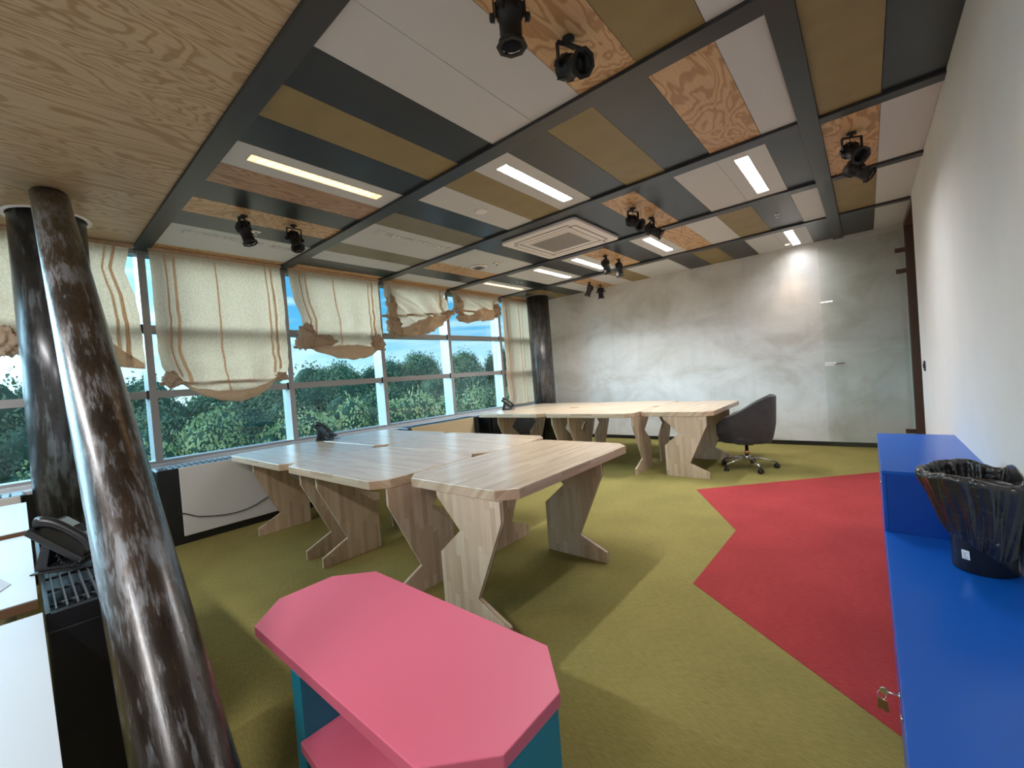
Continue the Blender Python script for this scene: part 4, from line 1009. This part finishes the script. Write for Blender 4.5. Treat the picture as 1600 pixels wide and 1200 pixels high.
# ================================================================== WASTE BIN
bx, by, bz = 0.3315, 2.57, 0.4037
t = tag(empty('waste_bin', (bx, by, bz)), 'black waste bin with crumpled bin bag standing on the low blue cabinet', 'bin')
mb = MB(); mb.lathe([(0.088, 0.0), (0.094, 0.004), (0.100, 0.345), (0.1015, 0.35), (0.1015, 0.36), (0.096, 0.36), (0.094, 0.34), (0.086, 0.008), (0.02, 0.006)], 48); mb.build('bucket', 'black_plastic', t)
def bagf(u, v):
    a = 2 * pi * u
    # outer skirt from the low hem up over the rim and down inside
    nz = noise.noise(Vector((cos(a) * 2.2, sin(a) * 2.2, 3.1 + v * 1.3))); n2 = noise.noise(Vector((cos(a) * 7, sin(a) * 7, v * 4)))
    low = noise.noise(Vector((cos(a) * 1.5, sin(a) * 1.5, 9)))
    fold = 0.004 * sin(a * 31 + 5 * nz) + 0.005 * sin(a * 13 + v * 6)
    Rr = 0.188
    if v < 0.62:
        s = v / 0.62; z = lerp(0.135, 0.395, s); r_ = lerp(0.108, Rr, s ** 0.9) + fold + 0.020 * nz * s + 0.007 * n2
        z += 0.03 * low - 0.05 * (1 - s) * cos(a + 0.6)
    elif v < 0.74:
        s = (v - 0.62) / 0.12; an = pi * s; r_ = Rr - 0.018 * (1 - cos(an)) + fold + 0.020 * nz + 0.007 * n2; z = 0.395 + 0.022 * sin(an) + 0.03 * low
    else:
        s = (v - 0.74) / 0.26; r_ = lerp(Rr - 0.036, 0.055, s) + fold * 1.6 + 0.020 * nz * (1 - s) + 0.018 * n2; z = lerp(0.395, 0.12, s ** 0.8) + 0.03 * low * (1 - s)
    p = Vector((r_ * cos(a), r_ * sin(a) * 0.95, z)); lim = RX - 0.004 - bx
    if p.x > lim - 0.02: p.x = lim - 0.02 + 0.019 * math.tanh((p.x - lim + 0.02) / 0.02)
    return p
mb = MB(); mb.grid(bagf, 160, 60, closed=True); mb.build('bin_bag', 'bag_film', t, fixn=False)
mb = MB(); zc = 0.072; an = radians(232)
Rl = Matrix.Rotation(an, 4, 'Z') @ Matrix.Translation((0.0962, 0, zc)) @ Matrix.Rotation(radians(4), 4, 'Y')
mb.box(0, -0.013, -0.016, 0.0012, 0.013, 0.022, mx=Rl); lb_ = mb.build('sticker', 'label_white', t)
mb = MB()
for i, (a, b2) in enumerate(((-0.009, 0.008), (-0.009, 0.003), (-0.009, 0.006))): mb.box(0.0013, a, 0.010 - i * 0.008, 0.0016, b2, 0.013 - i * 0.008, mx=Rl)
mb.box(0.0013, -0.008, -0.013, 0.0016, 0.008, -0.0105, mx=Rl); mb.build('print', 'label_grey', lb_)

# ================================================================== OUTSIDE
mb = MB(); mb.box(-160, -120, -4.6, WX - 1.2, 160, -4.5)
struct(mb.build('ground', 'grass'), 'grass far below the windows')
def crown_mesh(seed, n, leaf, lobes):
    rnd = random.Random(seed); mb = MB()
    L = []
    for i in range(lobes):
        a = rnd.uniform(0, 2 * pi); h = rnd.random() ** 0.8; rr_ = (1 - h * 0.75) * rnd.uniform(0.30, 0.62)
        L.append((Vector((cos(a) * rr_, sin(a) * rr_, 0.12 + 0.72 * h)), rnd.uniform(0.20, 0.36) * (1.1 - 0.35 * h)))
    L.append((Vector((0, 0, 0.5)), 0.40)); L.append((Vector((0.05, 0, 0.8)), 0.2))
    for i in range(n):
        c, r_ = L[rnd.randrange(len(L))]
        d = Vector((rnd.gauss(0, 1), rnd.gauss(0, 1), rnd.gauss(0, 1) + 0.25)).normalized()
        p = c + d * r_ * (rnd.uniform(0.72, 1.12) if rnd.random() < 0.9 else rnd.uniform(1.1, 1.32))
        nrm = (d + Vector((rnd.gauss(0, .5), rnd.gauss(0, .5), rnd.gauss(0, .5)))).normalized()
        a1 = nrm.cross(Vector((rnd.gauss(0, 1), rnd.gauss(0, 1), rnd.gauss(0, 1)))).normalized(); a2 = nrm.cross(a1)
        s = leaf * rnd.uniform(0.6, 1.3)
        mb.quad(tuple(p - a1 * s), tuple(p - a2 * s * .55), tuple(p + a1 * s), tuple(p + a2 * s * .55))
    return mb, L
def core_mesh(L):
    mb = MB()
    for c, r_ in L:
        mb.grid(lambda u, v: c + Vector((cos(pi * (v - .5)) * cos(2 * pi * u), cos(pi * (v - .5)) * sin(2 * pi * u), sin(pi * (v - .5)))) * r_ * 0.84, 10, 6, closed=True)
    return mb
def tree_proto(seed, leafm, n, leaf, lobes):
    t = empty('tree'); mb, L = crown_mesh(seed, n, leaf, lobes)
    mb.build('foliage', leafm, t, fixn=False)
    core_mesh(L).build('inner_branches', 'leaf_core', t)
    mb = MB(); mb.tube([(0, 0, -0.45), (0.01, 0, 0.1), (0, 0.01, 0.6)], [0.045, 0.035, 0.01], 8); mb.build('trunk', 'bark', t)
    return t
protos = [tree_proto(s, 'leaf_dark', 13000, 0.021, 30) for s in (11, 12, 13)]
for p in protos: tag(p, 'dark green broadleaf tree in the wood beyond the windows', 'tree', 'trees of the wood outside')
sprotos = [tree_proto(s, 'leaf_light', 10000, 0.024, 28) for s in (21, 22)]
for p in sprotos: tag(p, 'pale green young tree growing in front of the wood', 'tree', 'young trees nearer the building')
rnd = random.Random(5); used = set()
def plant(pr, x, y, ztop, w, label=None):
    o = pr if pr.name not in used else copy_tree(pr)
    used.add(pr.name)
    if label: o['label'] = label[0]; o['group'] = label[1]
    h = ztop + 4.5; o.location = (x, y, ztop - h * 1.0 + h * 0.0); 
    # crown occupies unit height 0..1.05 above the origin
    o.location.z = ztop - h * 0.72; s = h * 0.70
    o.scale = (w, w, s); o.rotation_euler = (0, 0, rnd.uniform(0, 6.28))
TOPS = [(-9, 4.4), (-5, 4.0), (-1.5, 3.5), (1.2, 3.0), (4.0, 2.5), (6.8, 2.2), (9.4, 2.3), (11.8, 2.8), (14.0, 3.3), (16.4, 2.7), (18.8, 3.2), (21.2, 4.1), (23.8, 3.3), (26.4, 3.8), (29, 4.2), (32, 4.6), (36, 4.8), (40, 5.1), (44, 5.4)]
for i, (y, zt) in enumerate(TOPS): plant(protos[i % 3], -26 - rnd.uniform(-1, 1.5), y, zt, rnd.uniform(3.4, 4.1), ('tall dark green tree of the skyline beyond the windows', 'skyline trees outside'))
for i in range(15): plant(protos[(i + 1) % 3], -21.5 + rnd.uniform(-.8, .8), -5 + i * 2.7, rnd.uniform(0.9, 1.9), rnd.uniform(2.8, 3.3), ('mid height dark green tree below the skyline trees', 'middle row of trees outside'))
for i, (y, zt) in enumerate([(0.5, 0.0), (2.6, 0.2), (4.0, 0.95), (5.8, 0.45), (7.3, 0.55), (8.8, 0.9), (10.6, 0.75), (12.4, 0.95), (14.2, 0.7), (16.4, 0.95), (18.6, 0.8), (21, 0.9), (24, 1.0)]):
    plant(sprotos[i % 2], -16.2 + rnd.uniform(-.8, .8), y, zt, rnd.uniform(1.9, 2.4))
